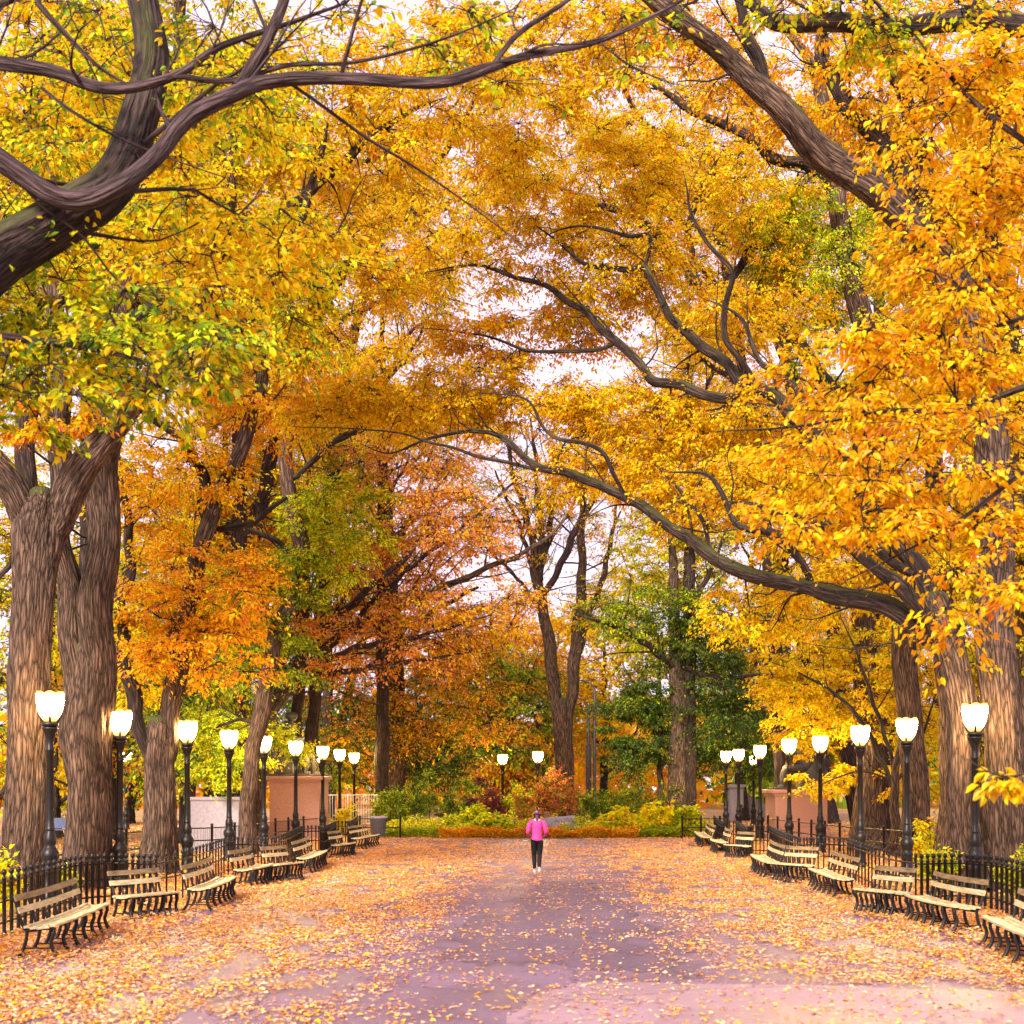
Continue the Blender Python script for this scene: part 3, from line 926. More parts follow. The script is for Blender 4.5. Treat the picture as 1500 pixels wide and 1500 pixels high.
B = [   # near and far front foot of each bench
    ((-6.7, 19.05), (-7.05, 22.5), 'long bench nearest on the left, standing among thick orange leaves', 0.05),
    ((-7.08, 24.0), (-6.55, 24.95), 'short bench turned to the viewer, second on the left', 0.07),
    ((-6.2, 26.0), (-6.4, 29.1), 'long left bench below the third lamp, third from the front', 0.06),
    ((-6.58, 31.8), (-6.55, 34.0), 'bowed left bench fourth from the front, left of a short one', 0.12),
    ((-6.28, 33.6), (-5.9, 34.5), 'short left bench turned to the viewer at the second fence jog', 0.06),
    ((-6.05, 36.9), (-6.26, 40.9), 'long left bench with bright seat, sixth from the front', 0.05),
    ((-6.28, 44.8), (-6.16, 46.7), 'second last bench on the left before the bin', 0.08),
    ((-6.4, 50.5), (-6.2, 54.0), 'farthest left bench in front of the dark bin', 0.05),
    ((6.32, 17.2), (6.65, 20.3), 'bench cut off by the right edge, nearest on the right', 0.05),
    ((6.7, 22.0), (6.56, 24.3), 'bowed right bench below the tallest right lamp', 0.12),
    ((6.45, 24.85), (6.02, 25.7), 'short right bench turned to the viewer at the first jog', 0.06),
    ((6.25, 28.7), (6.4, 32), 'long right bench with bright seat, fourth from the front', 0.05),
    ((6.45, 33.3), (5.92, 34.1), 'short right bench turned to the viewer at second fence jog', 0.06),
    ((5.8, 34.8), (6.05, 38.4), 'long right bench closest to the path, sixth from the front', 0.06),
    ((6.55, 44.0), (6.2, 44.8), 'short right bench facing the viewer, third from the far end', 0.05),
    ((6.2, 47), (6.34, 49.6), 'second farthest right bench with a bright seat', 0.06),
    ((6.25, 51.6), (6.7, 57.6), 'farthest right bench beside the flower bed end', 0.05),
]
for (ax, ay), (bx, by), lab, bw in B:
    L = math.hypot(bx - ax, by - ay)
    f = (by - ay, -(bx - ax)) if ax < 0 else (-(by - ay), bx - ax)
    make_bench(((ax + bx) / 2, (ay + by) / 2), f, L + .15, lab, bw)

scatter_litter()

# ================================================================= PERSON and STATUES (skinned figures)
def skinned(name, verts, edges, mat, parent, sub=2, root_i=0):
    """verts: (x, y, z, rx, ry)"""
    me = bpy.data.meshes.new(name)
    me.from_pydata([v[:3] for v in verts], edges, [])
    o = bpy.data.objects.new(name, me)
    COL.objects.link(o)
    s = o.modifiers.new('skin', 'SKIN')
    s.use_smooth_shade = True
    for i, v in enumerate(verts):
        d = me.skin_vertices[0].data[i]
        d.radius = (v[3], v[4] if len(v) > 4 else v[3])
        d.use_root = (i == root_i)
    ss = o.modifiers.new('sub', 'SUBSURF'); ss.levels = sub; ss.render_levels = sub
    dg = bpy.context.evaluated_depsgraph_get()
    nm = bpy.data.meshes.new_from_object(o.evaluated_get(dg))
    nm.name = name
    bpy.data.objects.remove(o)
    nm.materials.clear(); nm.materials.append(mat)
    for p in nm.polygons: p.use_smooth = True
    r = bpy.data.objects.new(name, nm)
    return link(r, parent)


def make_person(loc):
    root = empty('person', loc)
    tag(root, 'walker seen from behind in pink jacket and black leggings', 'person')
    # facing +y (away); left leg steps forward
    body = [
        (0, 0, .93, .14, .11), (0, -.01, 1.10, .12, .095), (0, 0, 1.28, .15, .10), (0, .01, 1.42, .09, .07),
        (0, .015, 1.50, .05), (0, .03, 1.56, .06, .07), (0, .035, 1.62, .078, .09), (0, .03, 1.69, .05, .06),
        (-.09, .02, .88, .085), (-.075, .09, .48, .055), (-.07, .06, .10, .036), (-.07, .17, .04, .03),
        (.09, 0, .88, .085), (.07, .02, .48, .055), (.06, -.16, .13, .036), (.06, -.08, .06, .028),
        (-.17, 0, 1.40, .055), (-.235, -.04, 1.13, .042), (-.225, .14, 1.03, .032), (-.20, .21, 1.03, .028),
        (.17, 0, 1.40, .055), (.235, -.06, 1.13, .042), (.225, .10, 1.02, .032), (.20, .17, 1.02, .028)]
    edges = [(0, 1), (1, 2), (2, 3), (3, 4), (4, 5), (5, 6), (6, 7), (0, 8), (8, 9), (9, 10), (10, 11), (0, 12), (12, 13), (13, 14), (14, 15),
             (3, 16), (16, 17), (17, 18), (18, 19), (3, 20), (20, 21), (21, 22), (22, 23)]
    for s, (hx, hy, hz) in ((1, (-.20, .21, 1.03)), (-1, (.20, .17, 1.02))):
        for k in range(5):   # thumb and four fingers, loosely curled
            i = len(body)
            a = (hx + s * (k - 2) * .006, hy + .012, hz + (.02 - .011 * k))
            ln = [.04, .055, .06, .055, .045][k]
            body += [(a[0], a[1], a[2], .009), (a[0] + s * .008, a[1] + ln * .6, a[2] - .008, .0085), (a[0] + s * .022, a[1] + ln * .8, a[2] - .022, .0075)]
            edges += [(19 if s == 1 else 23, i), (i, i + 1), (i + 1, i + 2)]
    skinned('body', body, edges, SKIN, root)
    jk = [
        (0, 0, .80, .175, .14), (0, -.005, .97, .165, .13), (0, -.01, 1.12, .148, .118), (0, 0, 1.28, .172, .12), (0, .01, 1.41, .12, .09), (0, .015, 1.475, .065, .06),
        (-.185, 0, 1.39, .073), (-.25, -.045, 1.13, .062), (-.235, .13, 1.035, .045),
        (.185, 0, 1.39, .073), (.25, -.065, 1.13, .062), (.235, .09, 1.025, .045)]
    skinned('jacket', jk, [(0, 1), (1, 2), (2, 3), (3, 4), (4, 5), (4, 6), (6, 7), (7, 8), (4, 9), (9, 10), (10, 11)], PINK, root, root_i=2)
    lg = [
        (0, 0, 1.02, .15, .12), (-.088, .015, .82, .105), (-.075, .095, .48, .072), (-.07, .07, .30, .066), (-.07, .06, .10, .045),
        (.088, 0, .82, .105), (.07, .03, .48, .072), (.062, -.06, .32, .066), (.06, -.15, .13, .045)]
    skinned('leggings', lg, [(0, 1), (1, 2), (2, 3), (3, 4), (0, 5), (5, 6), (6, 7), (7, 8)], BLACK, root)
    hr = [(0, .01, 1.63, .095, .10), (0, .015, 1.70, .07, .075), (0, -.035, 1.57, .075, .055), (0, -.06, 1.49, .05, .035), (0, -.07, 1.42, .025)]
    skinned('hair', hr, [(0, 1), (0, 2), (2, 3), (3, 4)], HAIR, root)
    for x, y, z, dy in ((-.07, .03, .05, .2), (.06, -.20, .085, .17)):
        skinned('shoe', [(x, y, z, .045), (x, y + .08, z - .008, .048), (x, y + dy, z - .018, .04, .03)], [(0, 1), (1, 2)], SHOE, root)


make_person((0.03, 37.2, 0))


def seated_statue(loc, rz, sc, label, lean=0.0):
    root = empty('seated_statue', loc, rz)
    root.scale = (sc, sc, sc)
    tag(root, label, 'statue')
    # faces +x
    b = [
        (0, 0, .55, .26, .26), (-.02, 0, .80, .22, .26), (-.0 + lean, 0, 1.02, .21, .28), (.02 + lean, 0, 1.20, .14, .18), (.05 + lean * 1.3, 0, 1.30, .10), (.08 + lean * 1.4, 0, 1.41, .19, .17), (.09 + lean * 1.4, 0, 1.53, .16),
        (.1, .14, .55, .17), (.50, .16, .56, .14), (.58, .16, .30, .10), (.58, .16, .07, .075), (.74, .17, .05, .06),
        (.1, -.14, .55, .17), (.45, -.17, .54, .14), (.46, -.18, .28, .10), (.42, -.18, .07, .075), (.58, -.19, .05, .06),
        (0 + lean, .27, 1.12, .12), (.06, .34, .88, .095), (.30, .27, .72, .07), (.42, .24, .68, .06),
        (0 + lean, -.27, 1.12, .12), (.05, -.34, .90, .095), (.27, -.22, .86, .07), (.36, -.15, .92, .06)]
    e = [(0, 1), (1, 2), (2, 3), (3, 4), (4, 5), (5, 6), (0, 7), (7, 8), (8, 9), (9, 10), (10, 11), (0, 12), (12, 13), (13, 14), (14, 15), (15, 16), (3, 17), (17, 18), (18, 19), (19, 20), (3, 21), (21, 22), (22, 23), (23, 24)]
    skinned('figure', b, e, BRONZE, root)
    m = MB()
    add_box(m, -.30, .18, -.32, .32, .05, .40, bev=.03)
    add_box(m, -.36, -.24, -.30, .30, .40, .95, bev=.04)
    add_box(m, -.42, .9, -.42, .42, 0, .055, bev=.015)
    m.build('carved_seat', BRONZE, root)
    ck = [(-.08, .0, 1.16, .17, .3), (-.18, .0, .85, .17, .32), (-.2, .02, .45, .22, .36), (-.1, .06, .14, .3, .40)]
    skinned('cloak', ck, [(0, 1), (1, 2), (2, 3)], BRONZE, root)


def pedestal(x0, x1, y0, y1, h, label, panel=0):
    cx, cy = (x0 + x1) / 2, (y0 + y1) / 2
    a, b = (x1 - x0) / 2, (y1 - y0) / 2
    root = empty('stone_pedestal', (cx, cy, 0))
    tag(root, label, 'pedestal')
    m = MB(); add_box(m, -a - .25, a + .25, -b - .25, b + .25, 0, .28, bev=.03); add_box(m, -a - .1, a + .1, -b - .1, b + .1, .28, .55, bev=.03); m.build('plinth', GRANITE, root)
    m = MB(); add_box(m, -a, a, -b, b, .55, h - .28, bev=.02); m.build('shaft', GRANITE, root)
    m = MB(); add_box(m, -a - .07, a + .07, -b - .07, b + .07, h - .28, h - .17, bev=.02); add_box(m, -a - .16, a + .16, -b - .16, b + .16, h - .17, h, bev=.03); m.build('cornice', GRANITE, root)


pedestal(-12.0, -9.75, 61.5, 64.2, 2.8, 'large pink granite pedestal under the left seated statue')
seated_statue((-11.4, 62.8, 2.8), 0, 1.95, 'dark bronze seated statue on the left pink pedestal')
pedestal(10.35, 12.6, 59.0, 61.6, 2.2, 'pink granite pedestal under the right seated statue, partly behind yellow leaves')
seated_statue((11.9, 60.3, 2.2), math.pi, 1.75, 'bronze seated statue with knee forward on the right pedestal', lean=-.05)

# ================================================================= SMALL THINGS
m = MB()
root = empty('stone_block', (-11.6, 50.0, 0)); tag(root, 'pale lilac grey stone block behind the fourth left lamp', 'stone block')
add_box(m, -.92, .86, -.5, .5, 0, 1.82, bev=.02); m.build('block', STONE, root)
m = MB(); add_box(m, -.97, .91, -.55, .55, 1.823, 1.97, bev=.05); m.build('capping', STONE, root)

root = empty('litter_bin', (-6.95, 60.2, 0)); tag(root, 'dark grey bin with pale rim at the end of the left fence', 'bin')
m = MB(); lathe(m, [(.26, 0), (.30, .05), (.335, .95)], 20)
for k in range(16):
    a = k * math.pi / 8
    tube(m, [(.29 * math.cos(a), .29 * math.sin(a), .05), (.35 * math.cos(a), .35 * math.sin(a), .95)], [.015, .015], 4)
m.build('bin_body', GREYMETAL, root)
m = MB(); lathe(m, [(.36, .93), (.375, .95), (.375, 1.0), (.30, 1.03), (.27, 1.0), (.0, .98)], 20); m.build('rim', STONE, root)

root = empty('metal_barrier', (-9.85, 68.5, 0)); tag(root, 'white metal railing behind the far left lamps', 'railing')
m = MB()
for z in (.45, 1.9): tube(m, [(-1.1, 0, z), (1.9, 0, z)], [.028, .028], 6)
for x in (-1.1, .4, 1.9): tube(m, [(x, 0, 0), (x, 0, 1.95)], [.035, .035], 6)
m.build('frame', WHITE, root)
m = MB()
for x in np.arange(-1.0, 1.88, .13): tube(m, [(x, 0, .45), (x, 0, 1.9)], [.013, .013], 5)
m.build('bar_panel', WHITE, root)

for i, (px, py, lab) in enumerate(((862, 1035, 'slim dark lamp pole standing left of its taller twin far back'), (871, 1010, 'taller slim dark pole right of its twin far back'))):
    D = 112.0
    root = empty('steel_pole', tuple(G(px, D))); tag(root, lab, 'pole', 'distant dark poles')
    h = CH - (py - CY) * D / FPX
    m = MB(); lathe(m, [(.24, 0), (.22, 5.6 if i == 0 else 1.0), (.15, 5.8 if i == 0 else 1.2), (.12, h), (0, h + .1)], 12); m.build('shaft', GREYMETAL, root)
    m = MB(); tube(m, catmull([(0, 0, h - .2), (-.3, 0, h + .5), (-1.4, 0, h + .8)], .3), [.06] * len(catmull([(0, 0, h - .2), (-.3, 0, h + .5), (-1.4, 0, h + .8)], .3)), 7); m.build('arm', GREYMETAL, root)

# rock in the bed
bm = bmesh.new()
bmesh.ops.create_icosphere(bm, subdivisions=4, radius=1)
for v in bm.verts:
    n = noise.noise(v.co * 1.6) * .35 + noise.noise(v.co * 5) * .08
    v.co = v.co * (1 + n)
    v.co.x *= 1.15; v.co.y *= .7; v.co.z *= .5
    v.co.z = min(v.co.z, .42 + .1 * v.co.x)
me = bpy.data.meshes.new('boulder'); bm.to_mesh(me); bm.free(); me.materials.append(ROCK)
o = bpy.data.objects.new('boulder', me); o.location = (1.0, 63.6, .5); link(o)
tag(o, 'lilac grey boulder behind the orange flowers right of the walker', 'boulder')

# stone pier and steps far right of centre
root = empty('stone_pier', tuple(G(1078, 92))); tag(root, 'grey stone pier far behind the right lamps', 'stone pier')
m = MB(); add_box(m, -.45, .45, -.45, .45, 0, 2.2, bev=.03); m.build('shaft', STONE, root)
m = MB(); add_box(m, -.6, .6, -.6, .6, 2.203, 2.45, bev=.05); m.build('cap', STONE, root)
root = empty('stone_ramp', tuple(G(1100, 94))); tag(root, 'sloping stone wall beside the grey stone pier', 'stone wall')
m = MB()
mv = [(-.4, -.3, 0), (1.5, -.3, 0), (1.5, .3, 0), (-.4, .3, 0), (-.4, -.3, 1.9), (1.5, -.3, .7), (1.5, .3, .7), (-.4, .3, 1.9)]
m.add(mv, box_vf(0, 1, 0, 1, 0, 1)[1], smooth=False); m.build('wall', STONE, root)
# bench on the far left lawn
root = empty('lawn_bench', (-21.5, 60, 0)); tag(root, 'blue grey bench on the lawn behind the left trunks', 'bench')
m = MB(); add_box(m, -1.1, 1.1, -.3, .2, .42, .47); m.build('seat', BLUE, root)
m = MB(); add_box(m, -1.1, 1.1, .22, .27, .5, .95); m.build('backrest', BLUE, root)
for x in (-.9, .9):
    m = MB(); add_box(m, x - .03, x + .03, -.28, .2, 0, .417); m.build('leg', IRON, root)

# ================================================================= BED PLANTS and SHRUBS
def leaf_bed(name, label, cat, x0, x1, y0, y1, h, n, pal, size, kind='stuff', wav=.25):
    x = rng.uniform(x0, x1, n); y = rng.uniform(y0, y1, n)
    hh = h * (1 + wav * np.array([noise.noise(Vector((a * 1.7, b * 1.7, h))) * 2 for a, b in zip(x, y)]))
    z = hh * np.sqrt(rng.random(n))
    az = rng.uniform(0, 2 * np.pi, n)
    d = np.stack([np.cos(az), np.sin(az), rng.uniform(-.3, .8, n)], 1)
    nr = np.stack([rng.normal(0, .5, n), rng.normal(-.3, .5, n), np.ones(n)], 1)
    mb = MB()
    add_leaves(mb, np.stack([x, y, z], 1), d, nr, size * rng.uniform(.6, 1.3, n), pick_cols(pal, np.arange(n) // 12, n // 12 + 1), aspect=.6)
    o = mb.build(name, LEAF, use=('col',))
    tag(o, label, cat, kind=kind)


leaf_bed('marigold_border', 'low border of orange flowers along the far end of the paving', 'flower border', -4.4, 4.6, 61.3, 62.0, .42, 9000, 'marigold', .10)
leaf_bed('low_hedge', 'low clipped green edging left of the orange flowers', 'edging', -7.2, -4.4, 61.6, 62.6, .42, 4000, 'green', .08)
leaf_bed('low_hedge', 'low clipped green edging right of the orange flowers', 'edging', 4.6, 6.6, 61.6, 62.6, .45, 3200, 'green', .08)
leaf_bed('ground_cover', 'mixed yellow and green ground cover behind the orange flowers', 'ground cover', -7.5, 8.2, 62.2, 66.5, .6, 26000, 'greenmix', .13, wav=.5)


def shrub(name, label, cat, px, D, w_px, top_py, pal, lsize=.11, n=26, nlf=22, group=None, base=0.0, R=.42, nsp=12):
    g = G(px, D)
    w = w_px * D / FPX
    top = CH - (top_py - CY) * D / FPX
    root = empty(name, (g[0], g[1], 0)); tag(root, label, cat, group)
    mb, st = MB(), MB()
    ns = max(3, n // 5)
    for k in range(n):
        a = rng.uniform(0, 2 * np.pi); r = math.sqrt(rng.random())
        hgt = top * (1 - .55 * r ** 2) * rng.uniform(.35, .92)
        c = np.array([math.cos(a) * r * w, math.sin(a) * r * min(w, 1.6) * .8, max(.18, hgt)])
        if k < ns:
            q = catmull([(c[0] * .15, c[1] * .15, 0), (c[0] * .5, c[1] * .5, c[2] * .55), tuple(c)], .25)
            tube(st, q, np.linspace(.03, .012, len(q)), 5)
        fill_clump(mb, c, R * rng.uniform(.75, 1.3) * min(1.6, max(.8, w)), pal, nsp, nlf, lsize, unit(c), flat=.8, droop=.1, twig_r=.005)
    st.build('stem', BARK_DK, root, use=('bark',))
    mb.build('foliage', [LEAF, BARK_DK], root, use=('bark', 'col'))
    return root


SG = 'shrubs behind the flower bed'
shrub('shrub', 'broad olive green shrub left of centre behind the bed', 'shrub', 625, 69, 50, 1128, 'shrub', n=34, group=SG)
shrub('shrub', 'green shrub at the left end of the bed near the railing', 'shrub', 572, 67, 25, 1150, 'green', n=18, group=SG)
shrub('shrub', 'green shrub between the broad olive shrub and the purple one', 'shrub', 678, 70, 32, 1140, 'shrub', n=20, group=SG)
shrub('shrub', 'dark purple leaved shrub left of the slim centre lamp', 'shrub', 713, 69, 24, 1126, 'plum', n=18, group=SG)
shrub('shrub', 'yellow green upright shrub directly left of the slim centre lamp', 'shrub', 757, 70, 24, 1116, 'lime', n=16, group=SG)
shrub('shrub', 'tall red brown shrub right of the slim centre lamp', 'shrub', 818, 71, 36, 1112, 'red', n=34, group=SG)
shrub('shrub', 'low red brown shrub behind the walker', 'shrub', 772, 67, 24, 1152, 'red', n=14, group=SG)
shrub('shrub', 'grey green shrub right of the tall red shrub', 'shrub', 878, 69, 32, 1140, 'shrub', n=22, group=SG)
shrub('shrub', 'olive green shrub below the dark trunk right of centre', 'shrub', 958, 68, 52, 1148, 'shrub', n=30, group=SG)
shrub('shrub', 'pale olive bush between grey green and olive shrubs', 'shrub', 915, 70, 28, 1142, 'green', n=18, group=SG)
HG = 'leafy plants in the flower bed'
shrub('hosta_plant', 'bright lime green leafy plant left of the walker', 'plant', 708, 63.4, 30, 1180, 'lime', n=24, lsize=.22, nlf=12, group=HG)
shrub('hosta_plant', 'lime green leafy plant at the bed near the bin', 'plant', 665, 64.5, 16, 1190, 'lime', n=10, lsize=.2, nlf=9, group=HG)
shrub('hosta_plant', 'large yellow leafy plant in the right half of the bed', 'plant', 905, 63.2, 26, 1184, 'hosta', n=26, lsize=.24, nlf=12, group=HG)
shrub('hosta_plant', 'yellow leafy plant farther right beside a green one', 'plant', 955, 63.2, 26, 1184, 'hosta', n=26, lsize=.24, nlf=12, group=HG)
shrub('hosta_plant', 'bright green leafy plant at the right end of the bed', 'plant', 1000, 63.2, 22, 1180, 'lime', n=20, lsize=.24, nlf=12, group=HG)
shrub('hosta_plant', 'yellow green sprig growing up behind the nearest left fence', 'plant', -2, 25, 26, 1225, 'hosta', n=9, lsize=.14, nlf=10, R=.3)
shrub('shrub', 'small green plant at the foot of the twin trunk', 'shrub', 98, 28.6, 12, 1238, 'lime', n=5, lsize=.1, nlf=8, R=.2)
shrub('shrub', 'lime green bush behind the fence at the right edge', 'shrub', 1488, 27.5, 28, 1232, 'lime', n=14, lsize=.09, nlf=16, R=.35)
shrub('shrub', 'lime green bush behind the fence left of the tallest right lamp', 'shrub', 1378, 31, 22, 1226, 'lime', n=12, lsize=.09, nlf=16, R=.35)
shrub('shrub', 'yellow bush behind the rail fence between two right lamps', 'shrub', 1345, 40, 22, 1194, 'hosta', n=10, lsize=.12, nlf=14, R=.4)
shrub('shrub', 'low yellow bush beside the left railing', 'shrub', 505, 65, 24, 1180, 'hosta', n=12, lsize=.13, nlf=14, R=.4)

# ================================================================= TREES
def push(limbs, k):
    """the same limbs k times farther off, thickness kept in proportion"""
    return [([(p[0], p[1], p[2] * k) for p in pts], [r * (1 + (k - 1) * .6) for r in rad]) for pts, rad in limbs]


def pushc(crowns, k):
    return [(c[0], c[1], c[2] * k) + tuple(c[3:]) for c in crowns]


NEAR = dict(R=.66, nsp=9, nlf=14, lsize=.108, fine=True, twig_r=.005, flat=.22)
# --- nearest tree on the left, trunk outside the picture
A0 = np.array([-9.3, 13.6, 0.0]); A1 = np.array([-9.1, 13.9, 3.0]); A2 = np.array([-8.8, 14.2, 5.6])
tree('elm_tree', 'near elm whose dark boughs cross the top left corner', 'tree', [
    ([A0, A1, A2, np.array([-8.3, 14.8, 6.9])], [.62, .5, .46, .40]),
    ([A2, np.array([-8.0, 15.0, 7.0]), (-60, 412, 14.6), (0, 370, 14.9), (90, 322, 15.2), (172, 278, 15.5), (207, 210, 15.8), (216, 100, 16.1), (208, 0, 16.4), (195, -140, 16.8)], [.40, .36, .31, .29, .27, .25, .23, .21, .19, .15]),
    ([A2, (-260, 250, 14.3), (-100, 195, 14.4), (-30, 222, 14.5), (20, 255, 14.6), (75, 280, 14.6), (125, 288, 14.7), (175, 270, 14.7), (225, 232, 14.8), (280, 168, 14.8), (350, 127, 14.9), (420, 118, 15), (540, 119, 15), (640, 117, 15.1), (720, 97, 15.2), (840, 68, 15.5), (930, 38, 15.8), (1000, 0, 16), (1080, -60, 16.2)],
     [.19, .16, .14, .128, .12, .115, .11, .10, .092, .088, .08, .072, .066, .062, .05, .036, .026, .018, .01]),
    ([A2, (-300, 40, 14.8), (-110, 70, 15), (0, 95, 15), (80, 108, 15), (160, 127, 15), (250, 110, 15), (320, 74, 15.2), (400, 40, 15.5), (500, 8, 15.8)], [.15, .11, .09, .08, .07, .065, .05, .04, .03, .015]),
    ([(345, 128, 14.9), (372, 95, 15), (395, 55, 15), (425, -25, 15.2), (440, -120, 15.3)], [.085, .08, .07, .06, .04]),
    ([(718, 98, 15.2), (760, 50, 15.4), (835, -5, 15.5), (900, -60, 15.6)], [.045, .035, .025, .012]),
    ([(250, 112, 15), (330, 118, 15.2), (420, 95, 15.4), (520, 92, 15.5), (640, 60, 15.7), (760, 10, 15.9)], [.05, .035, .028, .022, .015, .008]),
    ([(420, 118, 15), (520, 190, 15.6), (600, 240, 16), (700, 310, 16.4), (780, 370, 16.8)], [.03, .022, .016, .011, .006]),
    ([(20, 255, 14.6), (60, 300, 14.7), (120, 345, 15), (170, 410, 15.3), (250, 470, 15.5)], [.03, .02, .016, .012, .006]),
    ([(-40, 20, 15), (55, -10, 15), (60, 10, 15), (140, 92, 15.1), (200, 130, 15.3)], [.06, .045, .04, .025, .01]),
    ([A2, (-280, 560, 14.3), (-80, 500, 14.6), (60, 500, 15), (180, 520, 15.3), (290, 560, 15.5)], [.14, .1, .06, .04, .025, .01]),
    ([(60, 128, 15), (110, 165, 15), (190, 210, 15.3), (330, 260, 15.8)], [.03, .02, .014, .007]),
], [
    (170, 170, 18.0, 260, 190, 1.1, 34, 'yelgreen', NEAR),
    (90, 470, 15.4, 190, 80, 1.0, 16, 'greenmix', NEAR),
    (250, 520, 15.6, 150, 70, 1.0, 15, 'greenmix', NEAR),
    (40, 580, 15.0, 120, 50, 1.0, 6, 'greenmix', NEAR),
    (480, 60, 16, 330, 90, 1.5, 12, 'yelgreen', dict(NEAR, bare=.5)),
    (330, 370, 17.4, 170, 120, 1.0, 18, 'yellow', NEAR),
    (780, 60, 16.5, 250, 80, 1.2, 6, 'greenmix', dict(NEAR, bare=.6)),
], twig=BARK_PL, bark=BARK_DK)

# --- nearest tree on the right, trunk outside the picture
M0 = np.array([10.0, 16.0, 0.0]); M1 = np.array([9.8, 16.3, 4.5]); M2 = np.array([9.4, 16.8, 8.0])
tree('maple_tree', 'near maple whose golden sprays hang in from the right edge', 'tree', [
    ([M0, np.array([9.95, 16.1, 2.2]), M1, M2, np.array([9.2, 17.2, 10.5])], [.5, .44, .4, .34, .25]),
    ([M1, (1720, 600, 17), (1560, 556, 17), (1500, 570, 17), (1400, 602, 17.2), (1310, 600, 17.3), (1190, 622, 17.5), (1050, 632, 17.8)], [.12, .09, .06, .05, .04, .03, .02, .008]),
    ([M1, (1760, 700, 16), (1560, 660, 16), (1500, 690, 16), (1440, 735, 16.2), (1360, 790, 16.4), (1240, 850, 16.8)], [.1, .07, .05, .04, .03, .02, .008]),
    ([M2, (1720, 300, 17.4), (1560, 240, 17.5), (1460, 180, 17.6), (1400, 120, 17.8), (1340, 50, 18)], [.1, .07, .05, .04, .03, .015]),
    ([M2, (1780, 80, 18.2), (1560, 40, 19.5), (1400, 34, 20.5), (1240, 36, 21), (1167, 37, 21), (1123, 28, 21), (1093, -8, 21), (1085, -70, 21)], [.24, .2, .17, .15, .14, .13, .12, .10, .07]),
    ([np.array([9.9, 16.1, 3.0]), (1760, 980, 13.0), (1620, 1070, 12.4), (1540, 1120, 12.1), (1470, 1138, 12), (1415, 1112, 12)], [.05, .03, .018, .014, .01, .005]),
    ([M1, (1740, 420, 17.2), (1600, 420, 17.5), (1480, 470, 17.6), (1330, 500, 18), (1190, 510, 18.3)], [.1, .07, .05, .035, .02, .008]),
], [
    (1290, 545, 17.6, 170, 55, 1.3, 20, 'amber', NEAR),
    (1430, 380, 17.8, 110, 170, 1.3, 30, 'amber', NEAR),
    (1420, 180, 18, 110, 120, 1.2, 16, 'amber', NEAR),
    (1330, 680, 17, 210, 80, 1.3, 20, 'amber', NEAR),
    (1440, 830, 16.5, 80, 110, 1.0, 9, 'amber', NEAR),
    (1240, 760, 16.8, 120, 50, 1.0, 7, 'amber', NEAR),
    (1482, 1128, 12.1, 28, 26, .3, 4, 'gold', dict(NEAR, R=.22, nsp=5, nlf=7, lsize=.115)),
    (1240, 40, 20.5, 180, 50, 1.2, 7, 'yelgreen', NEAR),
], twig=BARK_DK, bark=BARK_DK)

MID = dict(R=.95, nsp=13, nlf=21, lsize=.125)
# --- thick forked trunk at the left edge
tree('elm_tree', 'elm with thick forked trunk at the left edge behind the first lamp', 'tree', [
    ([(22, 1316, 29), (30, 1240, 29), (38, 1100, 29), (44, 967, 29), (54, 850, 29), (60, 775, 29), (62, 735, 29)], [.52, .49, .45, .44, .47, .55, .40]),
    ([(48, 800, 29), (25, 720, 28.9), (-20, 660, 28.7), (-80, 590, 28.4), (-160, 480, 28)], [.36, .36, .30, .26, .2]),
    ([(72, 800, 29), (98, 718, 29), (160, 632, 28.8), (212, 572, 28.6), (268, 500, 28.3), (310, 400, 28), (335, 270, 27.8), (345, 130, 27.6)], [.34, .36, .29, .26, .22, .18, .14, .07]),
    ([(212, 575, 28.6), (300, 520, 28.2), (390, 430, 28), (440, 320, 27.8), (480, 180, 27.6)], [.16, .14, .12, .09, .05]),
], [
    (90, 400, 28, 190, 120, 2.5, 16, 'yelgreen', MID),
    (330, 250, 28, 150, 170, 2.5, 26, 'yellow', MID),
    (430, 420, 28, 110, 90, 2, 14, 'yelgreen', MID),
    (60, 610, 28, 90, 60, 1.5, 4, 'orange', dict(MID, R=.5)),
])
# --- twin trunk
tree('elm_tree', 'massive elm with two merged stems behind the second left lamp', 'tree', [
    ([(126, 1300, 32), (127, 1235, 32), (128, 1150, 32), (128, 1050, 32), (130, 950, 32)], [.56, .54, .51, .46, .30]),
    ([(120, 1200, 32), (112, 1080, 32), (106, 980, 32), (100, 880, 32), (93, 780, 32), (89, 690, 32), (86, 560, 32), (80, 420, 32), (66, 250, 32), (50, 60, 32)], [.34, .33, .31, .29, .28, .27, .25, .22, .17, .1]),
    ([(134, 1200, 31.95), (139, 1080, 31.9), (143, 980, 31.9), (147, 870, 31.9), (150, 750, 31.9), (152, 650, 31.9), (165, 540, 32), (186, 420, 32), (212, 280, 32), (250, 120, 32), (280, -50, 32)], [.44, .42, .41, .41, .40, .38, .33, .28, .24, .17, .1]),
    ([(170, 520, 32), (240, 430, 32), (330, 370, 32.5), (430, 300, 33), (520, 220, 33.5), (620, 150, 34)], [.22, .2, .17, .14, .1, .05]),
], [
    (120, 180, 32, 190, 170, 3, 36, 'yellow', MID),
    (330, 120, 33, 170, 130, 3, 30, 'yelgreen', MID),
    (500, 170, 34, 150, 110, 2.5, 26, 'gold', MID),
    (640, 100, 34, 160, 90, 2.5, 22, 'gold', dict(MID, bare=.1)),
    (800, 60, 36, 150, 75, 2.5, 30, 'gold', MID),
    (760, 200, 37, 120, 60, 2.5, 14, 'gold', MID),
    (30, 330, 33, 90, 120, 2.5, 14, 'greenmix', MID),
])
